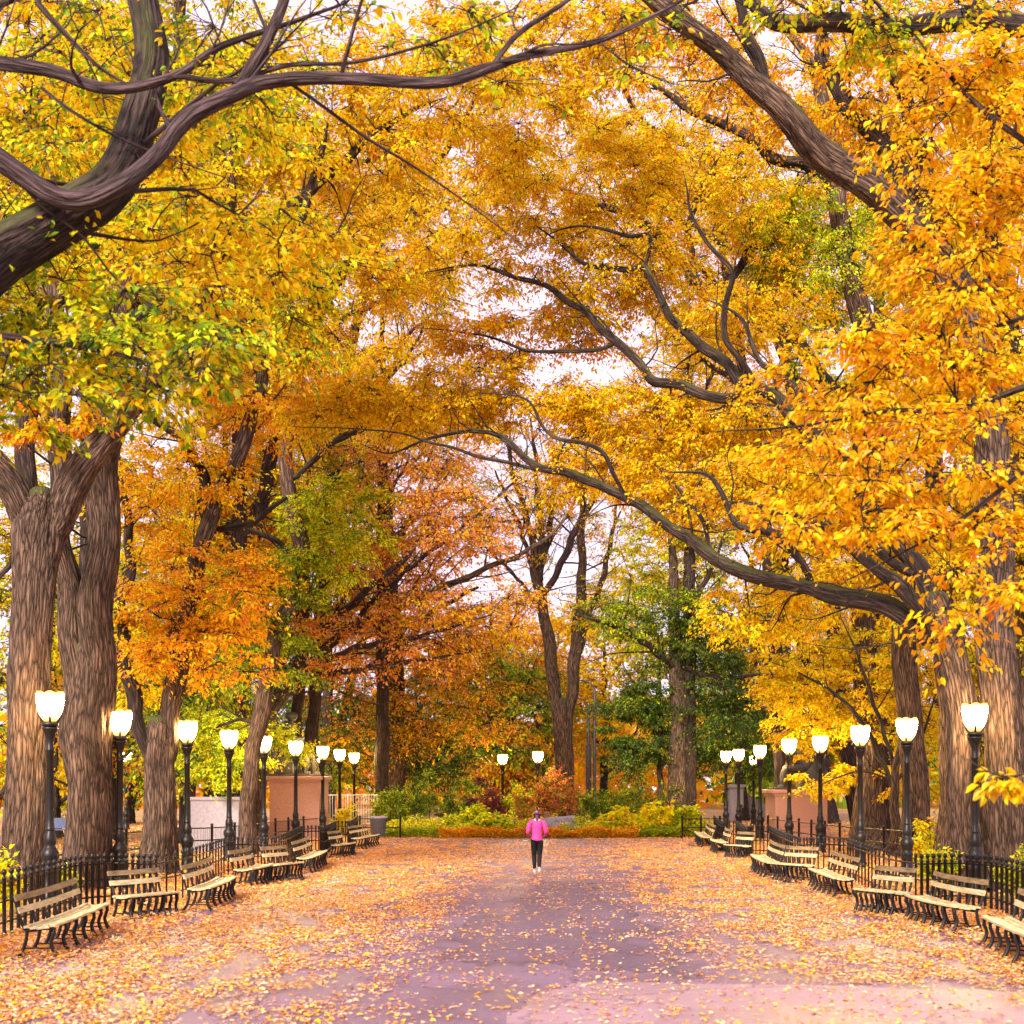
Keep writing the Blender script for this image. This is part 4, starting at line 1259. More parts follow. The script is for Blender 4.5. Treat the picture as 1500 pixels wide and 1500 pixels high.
# --- forked trunk by the third lamp
tree('elm_tree', 'forked elm with orange sprays behind the third left lamp', 'tree', [
    ([(230, 1280, 37), (232, 1200, 37), (234, 1110, 37), (236, 1060, 37)], [.52, .46, .44, .36]),
    ([(226, 1125, 37), (205, 1060, 37), (182, 975, 37), (180, 890, 37), (190, 810, 37), (176, 700, 37), (160, 600, 37)], [.24, .22, .18, .17, .14, .1, .06]),
    ([(242, 1120, 37), (256, 990, 37), (274, 890, 37), (293, 805, 37), (308, 745, 37), (345, 680, 37), (376, 590, 37), (386, 480, 37.5), (395, 370, 38), (430, 250, 38)], [.32, .31, .28, .26, .26, .22, .19, .15, .12, .06]),
    ([(302, 770, 37), (300, 705, 36.8), (272, 655, 36.6), (238, 622, 36.4), (190, 590, 36)], [.18, .15, .12, .10, .05]),
    ([(300, 780, 37), (355, 770, 37.5), (420, 730, 38)], [.14, .1, .05]),
], [
    (290, 870, 36.5, 110, 70, 2, 22, 'orange', MID),
    (300, 950, 36.5, 90, 45, 1.6, 16, 'orange', MID),
    (250, 700, 37, 110, 80, 2.5, 20, 'amber', MID),
    (390, 560, 38, 110, 110, 3, 28, 'orange', MID),
    (480, 400, 39, 130, 120, 3, 26, 'amber', dict(MID, bare=.3)),
    (210, 930, 38, 50, 120, 1.5, 10, 'yellow', MID),
])
# --- leaning dark trunk
tree('maple_tree', 'maple with crooked dark trunk and green sprays left of the red tree', 'tree', [
    ([(360, 1254, 46), (366, 1150, 46), (380, 1050, 46), (402, 940, 46), (434, 860, 46), (440, 800, 46), (424, 725, 46), (420, 650, 46), (432, 560, 46), (452, 470, 46), (486, 370, 46)], [.32, .29, .28, .28, .29, .29, .28, .25, .21, .16, .1]),
    ([(440, 830, 46), (400, 790, 45.6), (350, 770, 45.2)], [.14, .1, .05]),
    ([(430, 700, 46), (500, 640, 46), (580, 600, 46.5), (660, 560, 47)], [.14, .11, .08, .04]),
    ([(385, 1060, 46), (345, 1055, 48), (310, 1070, 49.5)], [.1, .07, .03]),
], [
    (490, 770, 46, 75, 80, 2, 30, 'lime', MID),
    (390, 860, 45, 75, 50, 2, 18, 'green', MID),
    (390, 960, 47, 70, 60, 2, 20, 'green', MID),
    (325, 1095, 49.8, 62, 50, .8, 24, 'lime', dict(MID, R=.8)),
    (470, 560, 46, 120, 90, 3, 24, 'gold', MID),
    (560, 450, 47, 120, 90, 3, 14, 'amber', dict(MID, bare=.4)),
    (600, 590, 47, 110, 50, 2, 14, 'gold', MID),
    (240, 800, 46, 80, 120, 2, 14, 'yellow', MID),
    (415, 1085, 58.5, 30, 28, .8, 7, 'lime', dict(MID, R=.8)),
])
# --- red spreading tree
FAR = dict(R=1.5, nsp=14, nlf=18, lsize=.17, twig_r=.010)
tree('cherry_tree', 'wide red orange tree with fanning mauve branches left of centre', 'tree', [
    ([(372, 1222, 68), (380, 1130, 68), (388, 1055, 68), (398, 1020, 68)], [.5, .42, .4, .36]),
    ([(390, 1060, 68), (430, 1000, 68), (500, 930, 67.5), (600, 882, 67), (700, 838, 67), (800, 790, 67), (850, 720, 67)], [.3, .28, .24, .2, .15, .1, .05]),
    ([(394, 1040, 68), (450, 950, 67), (520, 880, 66.5), (600, 810, 66), (640, 740, 66)], [.28, .24, .18, .12, .05]),
    ([(390, 1040, 68), (430, 930, 69), (490, 840, 69), (550, 760, 70), (600, 670, 70)], [.26, .22, .16, .12, .05]),
    ([(410, 1020, 68), (480, 990, 67), (570, 975, 66), (690, 955, 66)], [.2, .16, .12, .04]),
    ([(440, 990, 68), (520, 950, 66), (620, 930, 65), (720, 900, 65)], [.2, .15, .1, .04]),
    ([(400, 1030, 68), (410, 940, 70), (440, 850, 70), (470, 740, 71)], [.2, .16, .12, .06]),
    ([(500, 930, 67.5), (580, 850, 67), (680, 770, 67), (760, 700, 67)], [.14, .11, .08, .04]),
], [
    (600, 790, 67, 160, 95, 4, 58, 'rust', dict(FAR, nlf=15)),
    (560, 930, 66, 140, 70, 3, 32, 'rust', dict(FAR, nlf=13)),
    (690, 890, 66, 110, 60, 3, 28, 'orange', dict(FAR, nlf=13)),
    (590, 670, 68, 120, 50, 3, 15, 'rust', dict(FAR, nlf=9)),
    (720, 740, 67, 80, 60, 3, 9, 'orange', dict(FAR, nlf=7)),
], twig=BARK_PL, lsize=.17)
# --- straight trunk with orange curtain, left of centre
tree('oak_tree', 'oak with straight trunk behind a curtain of orange leaves', 'tree', [
    ([(582, 1211, 79), (581, 1130, 79), (580, 1030, 79), (578, 940, 79), (572, 820, 79), (565, 700, 79)], [.62, .56, .54, .5, .38, .2]),
    ([(580, 960, 79), (630, 900, 79), (700, 860, 79)], [.25, .18, .08]),
    ([(578, 950, 79), (520, 880, 79), (470, 830, 79)], [.25, .18, .08]),
], [
    (660, 1030, 78, 100, 85, 3, 44, 'darkorange', FAR),
    (520, 1050, 78, 80, 70, 3, 24, 'darkorange', FAR),
    (620, 930, 79, 140, 60, 3, 30, 'orange', FAR),
    (640, 1110, 80, 120, 40, 2, 20, 'dkgreen', FAR),
    (490, 1110, 80, 70, 50, 2, 14, 'green', FAR),
])
# --- vase-shaped tree in the centre
tree('elm_tree', 'vase shaped elm with fanning bare limbs at the centre', 'tree', [
    ([(827, 1207, 84), (826, 1130, 84), (825, 1060, 84), (824, 1030, 84)], [.66, .62, .6, .5]),
    ([(822, 1070, 84), (808, 980, 84), (797, 900, 84), (787, 850, 84), (776, 780, 84), (752, 690, 84), (735, 600, 84)], [.46, .42, .36, .3, .22, .15, .06]),
    ([(832, 1060, 84), (842, 970, 84), (850, 890, 84), (852, 800, 84), (856, 720, 84), (862, 620, 84)], [.44, .4, .34, .27, .2, .08]),
    ([(792, 870, 84), (792, 790, 84), (786, 700, 84), (778, 610, 84)], [.26, .2, .14, .06]),
    ([(795, 880, 84), (838, 790, 84), (884, 695, 84), (910, 630, 84)], [.28, .24, .16, .06]),
    ([(790, 860, 84), (760, 770, 84), (725, 690, 84)], [.2, .14, .06]),
    ([(792, 850, 84), (808, 750, 84), (812, 650, 84)], [.22, .16, .06]),
    ([(846, 960, 84), (868, 890, 84), (892, 810, 84), (905, 720, 84)], [.24, .2, .15, .06]),
    ([(797, 900, 84), (760, 850, 84), (700, 790, 84)], [.16, .1, .05]),
], [
    (745, 730, 84, 90, 60, 3, 20, 'yellow', dict(FAR, nlf=9)),
    (860, 760, 84, 90, 80, 3, 22, 'gold', dict(FAR, nlf=10)),
    (810, 640, 84, 110, 50, 3, 16, 'gold', dict(FAR, nlf=9)),
    (880, 880, 84, 50, 50, 3, 9, 'yellow', FAR),
], twig=BARK_PL)
# --- dark green tree right of centre
tree('evergreen_tree', 'dark green tree with dark straight trunk right of centre', 'tree', [
    ([(992, 1215, 74), (992, 1150, 74), (993, 1050, 74), (991, 970, 74), (987, 880, 74), (984, 760, 74), (988, 640, 74)], [.58, .5, .46, .44, .3, .2, .08]),
    ([(993, 985, 74), (950, 946, 73), (900, 918, 72), (850, 902, 72)], [.22, .18, .12, .05]),
    ([(992, 975, 74), (1050, 992, 73), (1120, 988, 72)], [.2, .16, .06]),
    ([(990, 930, 74), (1030, 860, 74), (1060, 790, 74)], [.2, .14, .06]),
], [
    (1065, 1030, 73, 65, 75, 2.5, 34, 'dkgreen', FAR),
    (950, 900, 73, 90, 55, 2.5, 26, 'green', FAR),
    (1040, 920, 74, 80, 55, 2.5, 24, 'dkgreen', FAR),
    (1000, 800, 75, 100, 80, 3, 30, 'yelgreen', FAR),
    (1090, 1110, 75, 55, 40, 2, 14, 'dkgreen', FAR),
])
tree('evergreen_tree', 'smaller layered dark evergreen left of the straight dark trunk', 'tree', [
    ([(967, 1214, 75), (967, 1120, 75), (966, 1020, 75), (965, 930, 75)], [.2, .17, .12, .05]),
], [
    (930, 1070, 74, 45, 75, 1.6, 34, 'dkgreen', dict(FAR, R=1.2)),
    (1010, 1080, 76, 40, 60, 1.6, 12, 'dkgreen', FAR),
    (945, 1000, 75, 40, 35, 1.5, 10, 'green', FAR),
])
# --- great right-hand tree with the mossy boughs
tree('elm_tree', 'large elm at the right edge with mossy bough rising to the left', 'tree', push([
    ([(1482, 1321, 28), (1476, 1235, 28), (1466, 1080, 28), (1461, 980, 28), (1460, 830, 28), (1458, 680, 28), (1446, 570, 28), (1415, 470, 28), (1388, 405, 28)], [.58, .52, .44, .42, .38, .37, .36, .36, .34]),
    ([(1400, 440, 28), (1352, 342, 27.8), (1283, 280, 27.6), (1200, 216, 27.4), (1143, 166, 27.2), (1067, 84, 27), (1000, 32, 26.8), (930, -30, 26.6), (860, -100, 26.4)], [.36, .35, .33, .31, .27, .24, .21, .17, .1]),
    ([(1392, 425, 28), (1345, 310, 28.4), (1317, 250, 28.5), (1283, 198, 28.6), (1230, 135, 28.8), (1203, 65, 29), (1190, -60, 29)], [.26, .25, .24, .22, .19, .16, .1]),
    ([(1398, 430, 28), (1368, 300, 28.6), (1330, 170, 29), (1290, 60, 29), (1262, -60, 29)], [.24, .2, .17, .14, .08]),
    ([(1445, 580, 28), (1455, 400, 28.3), (1450, 200, 28.6), (1440, -40, 29)], [.26, .22, .18, .1]),
    ([(1143, 166, 27.2), (1100, 60, 27), (1065, -40, 26.8)], [.15, .12, .06]),
], 1.1), pushc([
    (1130, 100, 31.5, 130, 100, 1.5, 18, 'amber', dict(MID, nlf=16)),
    (1330, 100, 29, 150, 120, 3, 30, 'amber', MID),
    (1430, 260, 29, 110, 200, 3, 34, 'gold', MID),
    (1000, 50, 31, 120, 90, 1.5, 14, 'amber', dict(MID, bare=.3)),
    (1400, 560, 29, 110, 110, 2.5, 26, 'gold', MID),
], 1.1))
# --- arching golden tree on the right: the arch over the path
tree('maple_tree', 'golden tree arching across the path from the right', 'tree', [
    ([(1424, 1305, 31), (1417, 1233, 31), (1408, 1110, 31), (1402, 1000, 31), (1388, 930, 31), (1370, 880, 31)], [.46, .40, .36, .36, .36, .28]),
    ([(1398, 985, 31), (1345, 915, 31.2), (1270, 882, 31.6), (1190, 862, 32.4), (1130, 852, 33), (1070, 828, 34), (1000, 784, 35), (967, 758, 35.5), (917, 732, 36.3), (860, 701, 37), (833, 691, 37.4), (787, 686, 38), (742, 645, 38.6), (690, 632, 39.2), (633, 641, 39.8), (572, 664, 40.4), (528, 650, 41)],
     [0.288, 0.272, 0.248, 0.216, 0.2, 0.176, 0.16, 0.152, 0.14, 0.132, 0.124, 0.112, 0.088, 0.064, 0.048, 0.028, 0.0096]),
    ([(790, 688, 38), (720, 673, 38.6), (640, 650, 39.2), (560, 631, 39.8), (430, 625, 41)], [0.072, 0.06, 0.044, 0.028, 0.0096]),
    ([(1388, 940, 31), (1345, 832, 31.5), (1295, 765, 32.2), (1240, 690, 33), (1185, 625, 34), (1143, 590, 34.6), (1110, 568, 35), (1080, 557, 35.4), (1057, 530, 35.8), (1027, 500, 36.2), (993, 476, 36.8), (967, 443, 37.2), (957, 417, 37.5), (945, 392, 37.8), (915, 397, 38.2), (857, 385, 38.8), (823, 360, 39.2), (785, 330, 39.6)],
     [0.24, 0.224, 0.208, 0.192, 0.176, 0.168, 0.16, 0.152, 0.144, 0.136, 0.124, 0.112, 0.104, 0.096, 0.084, 0.064, 0.04, 0.016]),
    ([(1115, 570, 35), (1060, 582, 35.6), (1000, 567, 36.2), (950, 550, 36.8), (900, 497, 37.5), (860, 460, 38), (793, 417, 38.8), (747, 403, 39.2), (690, 388, 39.8), (620, 400, 40.4)], [0.136, 0.136, 0.132, 0.128, 0.116, 0.1, 0.076, 0.06, 0.04, 0.012]),
    ([(905, 503, 37.4), (860, 513, 37.8), (780, 514, 38.5), (700, 490, 39.2), (610, 480, 40)], [0.08, 0.068, 0.052, 0.036, 0.0096]),
    ([(945, 395, 37.8), (952, 345, 38), (915, 345, 38.3), (850, 330, 38.8), (800, 345, 39.2)], [0.08, 0.072, 0.06, 0.04, 0.016]),
    ([(1340, 840, 31.5), (1275, 800, 31.8), (1200, 770, 32.4), (1100, 720, 33.5)], [0.144, 0.12, 0.088, 0.032]),
    ([(1050, 818, 34.2), (1020, 750, 34.8), (960, 680, 35.6)], [0.08, 0.064, 0.024]),
    ([(1392, 960, 31), (1330, 870, 30.6), (1285, 838, 30.4), (1240, 795, 30.2), (1180, 782, 30.2), (1120, 742, 30.4), (1060, 735, 30.8)], [.22, .18, .15, .12, .09, .055, .015]),
    ([(1292, 765, 32.2), (1270, 690, 31.8), (1200, 640, 31.6), (1170, 570, 31.6), (1110, 530, 32), (1090, 470, 32.4), (1040, 440, 33)], [.16, .13, .11, .09, .065, .045, .012]),
    ([(1190, 862, 32.4), (1150, 790, 32), (1085, 770, 32), (1040, 700, 32.4), (970, 690, 33)], [.12, .1, .075, .05, .012]),
    ([(1110, 568, 35), (1060, 480, 34.6), (1070, 400, 34.4), (1020, 330, 34.6), (1000, 250, 35)], [.11, .09, .07, .05, .012]),
    ([(917, 732, 36.3), (880, 660, 35.8), (810, 640, 36), (770, 585, 36.5), (700, 575, 37)], [.09, .07, .055, .035, .01]),
], [
    (1090, 626, 36.6, 150, 50, 1.875, 30, 'gold', MID),
    (920, 626, 38.6, 150, 55, 1.875, 36, 'gold', MID),
    (760, 586, 40.1, 130, 45, 1.65, 28, 'gold', MID),
    (600, 586, 41.6, 130, 42, 1.65, 30, 'gold', MID),
    (470, 596, 42.6, 80, 30, 1.5, 12, 'gold', MID),
    (820, 426, 40.1, 150, 55, 1.875, 28, 'gold', MID),
    (680, 396, 41.6, 120, 50, 1.65, 20, 'gold', MID),
    (940, 376, 39.6, 100, 70, 1.65, 18, 'gold', MID),
    (860, 286, 40.6, 170, 70, 1.875, 28, 'gold', MID),
    (700, 286, 41.6, 140, 70, 1.875, 20, 'gold', dict(MID, bare=.2)),
    (780, 486, 40.6, 160, 40, 1.65, 16, 'amber', MID),
    (1180, 726, 34.1, 150, 65, 1.65, 32, 'gold', MID),
    (1030, 716, 36.6, 110, 50, 1.5, 20, 'gold', MID),
    (1250, 816, 33.4, 120, 50, 1.5, 18, 'gold', MID),
    (880, 706, 38.6, 90, 30, 1.35, 10, 'gold', MID),
    (1080, 466, 37.6, 110, 60, 1.65, 12, 'gold', MID),
    (1130, 886, 35.6, 80, 45, 1.5, 12, 'yellow', MID),
])
# --- tall bare-stemmed tree behind the mossy bough
tree('maple_tree', 'tall slim maple with lime green top behind the mossy bough', 'tree', [
    ([(1342, 1257, 45), (1338, 1120, 45), (1322, 900, 45), (1302, 700, 45), (1275, 520, 45), (1255, 440, 45), (1235, 350, 45), (1225, 260, 45), (1212, 180, 45), (1190, 100, 45), (1150, 40, 45)], [.48, .42, .40, .38, .36, .35, .33, .32, .28, .2, .1]),
    ([(1226, 275, 45), (1190, 243, 44.8), (1150, 238, 44.6), (1110, 212, 44.4), (1060, 182, 44.2), (1003, 156, 44), (930, 100, 44)], [.22, .2, .18, .16, .14, .11, .05]),
    ([(1310, 740, 45), (1250, 620, 45.5), (1180, 520, 46), (1110, 450, 46), (1062, 427, 46), (1020, 416, 46), (990, 380, 46), (973, 352, 46), (930, 320, 46), (860, 293, 46), (780, 260, 46)], [.25, .24, .23, .22, .2, .19, .18, .17, .14, .1, .04]),
    ([(1062, 430, 46), (1095, 370, 46), (1125, 355, 46), (1150, 310, 46), (1170, 250, 46)], [.15, .14, .12, .08, .04]),
    ([(1020, 418, 46), (1010, 340, 46), (1030, 270, 46), (1060, 220, 46)], [.13, .11, .08, .03]),
], [
    (1200, 370, 46, 100, 110, 2, 46, 'lime', MID),
    (1120, 330, 46.5, 60, 70, 2, 12, 'yelgreen', MID),
    (1050, 270, 45, 120, 90, 3, 28, 'gold', MID),
    (930, 220, 45.5, 120, 90, 3, 20, 'gold', dict(MID, bare=.2)),
    (1060, 430, 46, 100, 70, 2.5, 14, 'amber', MID),
    (800, 210, 46, 110, 90, 3, 16, 'gold', dict(MID, bare=.3)),
    (1230, 560, 46, 90, 90, 2.5, 14, 'lime', MID),
])
# --- small yellow tree by the right lamps
tree('young_maple', 'small bright yellow tree behind the second and third right lamps', 'tree', push([
    ([(1309, 1254, 34), (1311, 1200, 34), (1311, 1150, 34), (1318, 1090, 34), (1330, 1010, 34), (1340, 930, 34)], [.16, .13, .12, .10, .07, .03]),
    ([(1311, 1160, 34), (1285, 1100, 34.5), (1240, 1030, 35), (1180, 990, 36), (1130, 970, 36.5)], [.09, .075, .06, .04, .012]),
    ([(1313, 1140, 34), (1290, 1060, 34.5), (1260, 970, 35), (1230, 900, 35.5)], [.08, .065, .045, .012]),
    ([(1312, 1150, 34), (1350, 1080, 34), (1375, 1000, 34)], [.07, .05, .012]),
    ([(1300, 1140, 34.2), (1255, 1130, 34.8), (1200, 1150, 35.5)], [.05, .035, .012]),
], 1.36), pushc([
    (1230, 1000, 35.5, 115, 85, 1.8, 48, 'yellow', dict(MID, R=.8)),
    (1310, 1010, 34.5, 80, 90, 1.5, 24, 'yellow', dict(MID, R=.8)),
    (1165, 1015, 36.5, 60, 50, 1.4, 18, 'yellow', dict(MID, R=.75)),
    (1172, 1085, 38.6, 34, 34, .8, 9, 'yellow', dict(MID, R=.7)),
    (1215, 1140, 35.5, 60, 25, 1.0, 9, 'yellow', dict(MID, R=.6)),
    (1270, 920, 35.5, 90, 50, 1.5, 16, 'yellow', MID),
    (1330, 1130, 34.5, 40, 50, 1.0, 5, 'yellow', dict(MID, R=.5)),
], 1.42))
# --- more trunks on the right
tree('elm_tree', 'dark elm trunk just left of the tallest right lamp', 'tree', [
    ([(1390, 1272, 39.5), (1391, 1180, 39.5), (1390, 1050, 39.5), (1380, 880, 39.5), (1370, 700, 39.5), (1360, 520, 39.5), (1345, 350, 39.5)], [.40, .34, .32, .3, .26, .2, .08]),
    ([(1380, 900, 39.5), (1420, 800, 39.5), (1450, 680, 39.5)], [.16, .12, .05]),
], [
    (1370, 500, 40, 110, 140, 3, 26, 'gold', MID),
    (1440, 780, 40, 80, 120, 3, 18, 'gold', MID),
    (1330, 800, 40, 80, 90, 2.5, 14, 'yellow', MID),
])
tree('elm_tree', 'broad pinkish trunk seen behind the small yellow tree', 'tree', [
    ([(1274, 1246, 50), (1273, 1180, 50), (1272, 1080, 50), (1268, 950, 50), (1260, 780, 50), (1250, 600, 50)], [.64, .58, .52, .46, .36, .15]),
], [
    (1230, 760, 51, 110, 110, 3, 26, 'gold', MID),
    (1150, 640, 51, 110, 90, 3, 18, 'amber', MID),
    (1180, 880, 51, 80, 60, 2.5, 12, 'yellow', MID),
])
tree('elm_tree', 'elm trunk at the far right edge behind the big elm', 'tree', [
    ([(1512, 1266, 41), (1512, 1150, 41), (1508, 980, 41), (1500, 800, 41), (1490, 600, 41), (1480, 400, 41)], [.5, .42, .4, .36, .28, .12]),
], [
    (1480, 900, 42, 60, 160, 3, 22, 'yelgreen', MID),
    (1470, 650, 42, 90, 150, 3, 20, 'gold', MID),
    (1480, 420, 42, 90, 150, 3, 18, 'amber', MID),
])

# --- second row and background trees
def back_tree(name, label, px, D, top_py, w_px, crown_lo, pal, n, r=.4, lean=0, bare=0.0, lsize=.2, pal2=None, nlf=16):
    h0 = CY + CH * FPX / D
    mid = (top_py + crown_lo) / 2
    s = D / 60
    opt = dict(R=1.5 * max(1, s * .95), nsp=13, nlf=nlf, lsize=lsize * max(1, s * .95), twig_r=.012, bare=bare, flat=.5)
    limbs = [([(px, h0, D), (px + lean * .2, h0 - (h0 - crown_lo) * .55, D), (px + lean * .5, crown_lo - 10, D), (px + lean, mid, D), (px + lean * 1.3, top_py + 40, D)], [r, r * .85, r * .75, r * .45, r * .12])]
    for k in range(5):
        a = (-1) ** k * (.35 + .5 * random.random())
        y0 = crown_lo - (crown_lo - mid) * .25 * k
        limbs.append(([(px + lean * .6, y0, D), (px + lean * .7 + a * w_px * .5, y0 - 45, D + random.uniform(-1, 1)), (px + lean + a * w_px * 1.0, y0 - 110, D + random.uniform(-2, 2))], [r * .4, r * .28, r * .08]))
    ry = (crown_lo - top_py) / 2
    cr = [(px + lean, mid, D, w_px, ry, w_px * D / FPX * .7, n, pal, opt)]
    if pal2: cr.append((px + lean, mid + ry * .5, D - 1.5, w_px * .9, ry * .5, w_px * D / FPX * .5, n // 2, pal2, opt))
    return tree(name, label, 'tree', limbs, cr, group='background trees', bark=BARK_DK, twig=BARK_PL)


back_tree('linden_tree', 'yellow green tree filling the gap left of the forked edge trunk', -20, 52, 560, 110, 1190, 'yelgreen', 46, .35)
back_tree('linden_tree', 'golden tree in the gap between the two big left trunks', 78, 62, 620, 90, 1190, 'yellow', 44, .35)
back_tree('linden_tree', 'green and orange tree behind the forked elm on the left', 165, 60, 640, 80, 1130, 'greenmix', 36, .35, pal2='orange')
back_tree('maple_tree', 'dark trunked green maple behind the third and fourth left lamps', 275, 56, 760, 80, 1140, 'greenmix', 40, .4, pal2='green')
back_tree('maple_tree', 'olive green tree above the grey stone block', 345, 72, 820, 80, 1130, 'green', 34, .45)
back_tree('linden_tree', 'red orange tree high behind the crooked maple', 480, 90, 620, 120, 1000, 'rust', 40, .45, bare=.15)
back_tree('linden_tree', 'dark green tree low behind the left pedestal', 455, 96, 930, 90, 1150, 'dkgreen', 34, .45)
back_tree('linden_tree', 'orange tree filling the distance left of the centre elm', 720, 112, 830, 90, 1130, 'orange', 44, .45)
back_tree('linden_tree', 'pale orange tree right behind the centre elm', 800, 125, 860, 80, 1130, 'amber', 36, .5)
back_tree('linden_tree', 'yellow orange tree right of the centre elm far away', 885, 118, 870, 80, 1140, 'gold', 42, .5)
back_tree('linden_tree', 'dark evergreen mass far behind the left oak', 610, 118, 960, 100, 1150, 'dkgreen', 34, .5)
back_tree('linden_tree', 'golden tree far behind the dark green tree', 985, 110, 760, 100, 1130, 'yelgreen', 42, .5)
back_tree('linden_tree', 'dark green tree between the dark trunk and right lamps', 1085, 92, 900, 80, 1140, 'dkgreen', 40, .5)
back_tree('linden_tree', 'tall yellow tree above the right pedestal', 1150, 80, 640, 90, 1050, 'gold', 44, .5)
back_tree('linden_tree', 'olive brown tree behind the right statue', 1190, 95, 900, 90, 1160, 'green', 34, .5, pal2='orange')
back_tree('linden_tree', 'golden tree behind the tall slim right maple', 1300, 66, 600, 110, 1130, 'yellow', 50, .45)
back_tree('linden_tree', 'amber tree behind the dark right trunk', 1400, 62, 620, 100, 1150, 'gold', 46, .45)
back_tree('linden_tree', 'lime and yellow tree at the right edge in the distance', 1500, 58, 640, 90, 1180, 'yelgreen', 44, .4)
back_tree('linden_tree', 'rosy thin crowned tree high behind the left elms', 560, 74, 330, 120, 800, 'orange', 34, .4, bare=.45)
back_tree('linden_tree', 'thin crowned orange tree high right of centre', 1010, 74, 430, 110, 800, 'amber', 30, .4, bare=.35)

back_tree('elm_tree', 'tall yellow elm high behind the twin trunk', 130, 50, 30, 190, 640, 'yellow', 100, .4)
back_tree('elm_tree', 'tall amber elm high behind the forked left elm', 350, 58, 70, 150, 620, 'amber', 95, .4)
back_tree('elm_tree', 'tall thin golden elm high left of centre', 450, 72, 120, 130, 560, 'gold', 52, .38, lean=110, bare=.25)
back_tree('elm_tree', 'tall golden elm high right of centre', 1150, 67, 120, 140, 640, 'gold', 54, .4, lean=-90, bare=.1)
back_tree('elm_tree', 'tall amber elm high behind the right maple', 1290, 56, 20, 150, 620, 'amber', 64, .4)
back_tree('elm_tree', 'tall amber elm high at the right edge', 1470, 52, 20, 130, 640, 'amber', 50, .4)

back_tree('elm_tree', 'golden elm filling the top left behind the near bough', 40, 42, -40, 200, 420, 'gold', 85, .4, lsize=.16)
back_tree('elm_tree', 'yellow and orange tree between the forked elm and the crooked maple', 330, 64, 520, 110, 900, 'gold', 75, .4, pal2='orange')
back_tree('linden_tree', 'mixed green and gold tree behind the crooked maple', 430, 70, 600, 110, 960, 'yelgreen', 75, .4, lean=20)
back_tree('linden_tree', 'rosy orange tree high behind the wide red tree', 480, 100, 560, 150, 900, 'rust', 44, .4, lean=130, bare=.2)

back_tree('elm_tree', 'golden elm high above the arch at the upper centre', 300, 62, 40, 170, 470, 'gold', 80, .4, lean=330, lsize=.17)
back_tree('elm_tree', 'golden elm high at the upper right of the arch', 1260, 60, 30, 150, 420, 'gold', 66, .4, lean=-290, lsize=.17)
back_tree('elm_tree', 'rosy orange elm behind the middle of the arch', 330, 86, 470, 170, 760, 'orange', 60, .4, lean=200, lsize=.17, bare=.1)
back_tree('elm_tree', 'orange and gold elm behind the bough ends of the arch', 1220, 84, 430, 140, 800, 'gold', 60, .4, lean=-190, lsize=.17)

back_tree('young_maple', 'low yellow green tree seen low between the two big left trunks', 84, 78, 930, 60, 1195, 'yelgreen', 40, .25)
back_tree('young_maple', 'low green tree seen low between the twin trunk and forked elm', 192, 84, 940, 60, 1190, 'green', 36, .25)
back_tree('young_maple', 'low golden tree seen low between the dark right trunks', 1435, 76, 930, 70, 1195, 'yellow', 40, .25)
back_tree('young_maple', 'low green and orange tree in the gap left of the centre elm', 745, 104, 960, 80, 1165, 'green', 36, .3, pal2='orange')

# far-off wood beyond everything
def far_wood():
    mb = MB()
    n = 26000
    a = rng.uniform(-1.0, 1.0, n)
    D = rng.uniform(135, 170, n)
    x = a * 95
    top = np.array([9 + 5 * noise.noise(Vector((q * .09, 2.2, 0))) + 3 * noise.noise(Vector((q * .4, 7.2, 0))) for q in x])
    z = top * rng.random(n) ** .8
    pos = np.stack([x, D, z], 1)
    d = unit(rng.normal(0, 1, (n, 3)))
    pal = np.array([noise.noise(Vector((q * .05, 5.5, 1))) for q in x])
    nr = rng.normal(0, 1, (n, 3)) + np.array([0, -.6, .6])
    col = np.where((pal > .12)[:, None], pick_cols('green', np.arange(n) % 2000, 2000), pick_cols('orange', np.arange(n) % 2000, 2000))
    add_leaves(mb, pos, d, nr, rng.uniform(.8, 1.6, n), col, aspect=.7)
    tag(mb.build('distant_wood', LEAF, use=('col',)), 'far-off orange and green wood closing the view', 'wood', kind='stuff')


far_wood()

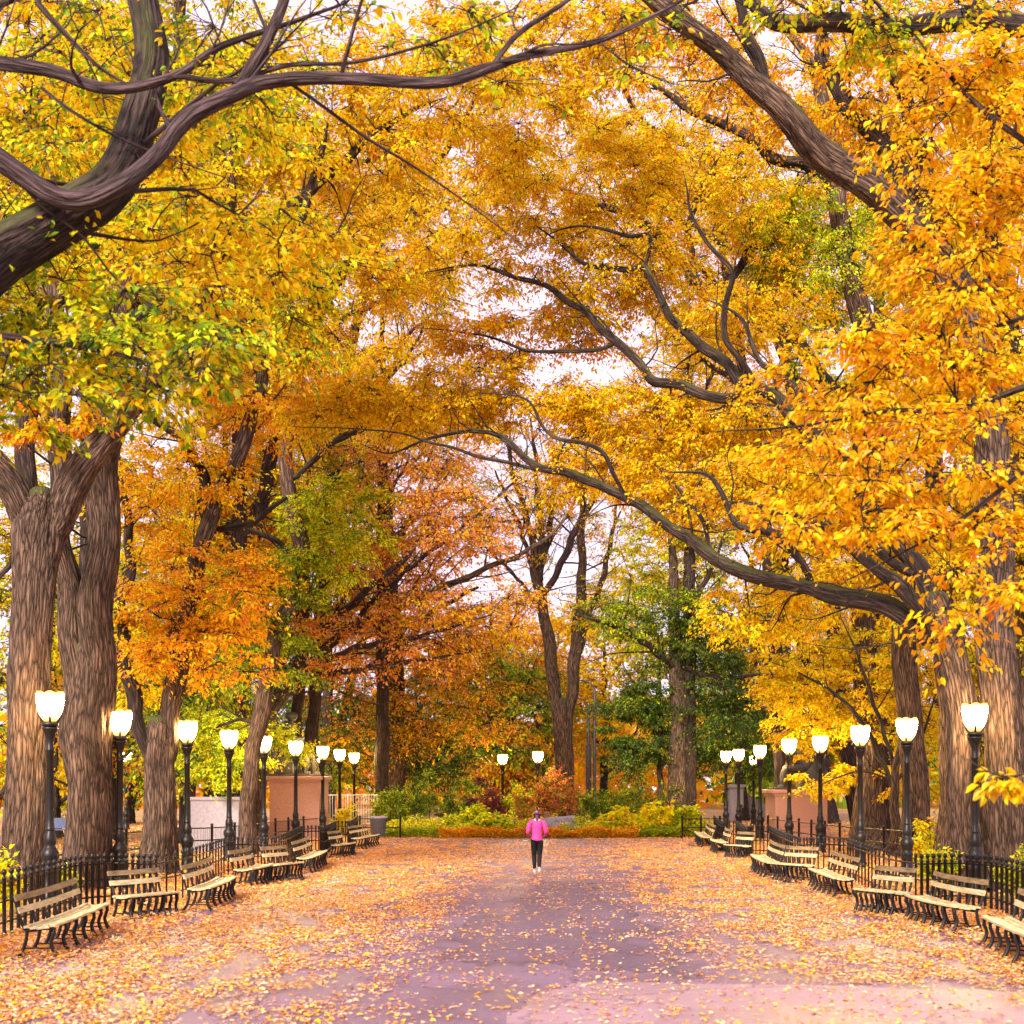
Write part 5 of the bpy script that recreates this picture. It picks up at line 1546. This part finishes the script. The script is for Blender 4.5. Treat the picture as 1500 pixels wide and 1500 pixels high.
# ================================================================= CAMERA, LIGHT, WORLD
cam = bpy.data.cameras.new('camera')
co = bpy.data.objects.new('camera', cam)
COL.objects.link(co)
co.location = (0, 0, CH)
co.rotation_euler = (math.pi / 2, 0, 0)
cam.sensor_width = 36
cam.sensor_fit = 'HORIZONTAL'
cam.lens = FPX / 1500 * 36
cam.shift_x = -(CX - 750) / 1500
cam.shift_y = (CY - 750) / 1500
cam.clip_end = 2000
cam.dof.use_dof = True
cam.dof.focus_distance = 40
cam.dof.aperture_fstop = 2.0
scene.camera = co

SUN_EL, SUN_AZ = math.radians(30), math.radians(200)   # azimuth clockwise from +y; behind the viewer's left
w = bpy.data.worlds.new('World')
scene.world = w
w.use_nodes = True
nt = w.node_tree
for n in list(nt.nodes): nt.nodes.remove(n)
out = nt.nodes.new('ShaderNodeOutputWorld')
bg = nt.nodes.new('ShaderNodeBackground'); bg.inputs['Strength'].default_value = 0.1
sky = nt.nodes.new('ShaderNodeTexSky'); sky.sky_type = 'NISHITA'; sky.sun_disc = False
sky.sun_elevation = SUN_EL; sky.sun_rotation = SUN_AZ
mx = nt.nodes.new('ShaderNodeMix'); mx.data_type = 'RGBA'
mx.inputs[0].default_value = 0.85                          # overcast: pale pink cloud over the blue
mx.inputs[7].default_value = (5.4, 4.15, 5.1, 1)
nt.links.new(sky.outputs[0], mx.inputs[6])
nt.links.new(mx.outputs[2], bg.inputs['Color'])
nt.links.new(bg.outputs[0], out.inputs[0])

sd = bpy.data.lights.new('sun', 'SUN')
sd.energy = 3.4
sd.angle = math.radians(16)
sd.color = (1.0, 0.88, 0.70)
so = bpy.data.objects.new('sun', sd)
COL.objects.link(so)
dirv = Vector((math.sin(SUN_AZ) * math.cos(SUN_EL), math.cos(SUN_AZ) * math.cos(SUN_EL), math.sin(SUN_EL)))
so.rotation_euler = dirv.to_track_quat('Z', 'Y').to_euler()
so.location = (0, 0, 60)

scene.view_settings.view_transform = 'Standard'
scene.view_settings.look = 'None'
scene.view_settings.exposure = 1.5
scene.view_settings.gamma = 1
scene.cycles.max_bounces = 6
scene.cycles.diffuse_bounces = 4
scene.cycles.glossy_bounces = 2
scene.cycles.transmission_bounces = 4
scene.cycles.sample_clamp_indirect = 6
scene.cycles.use_denoising = True
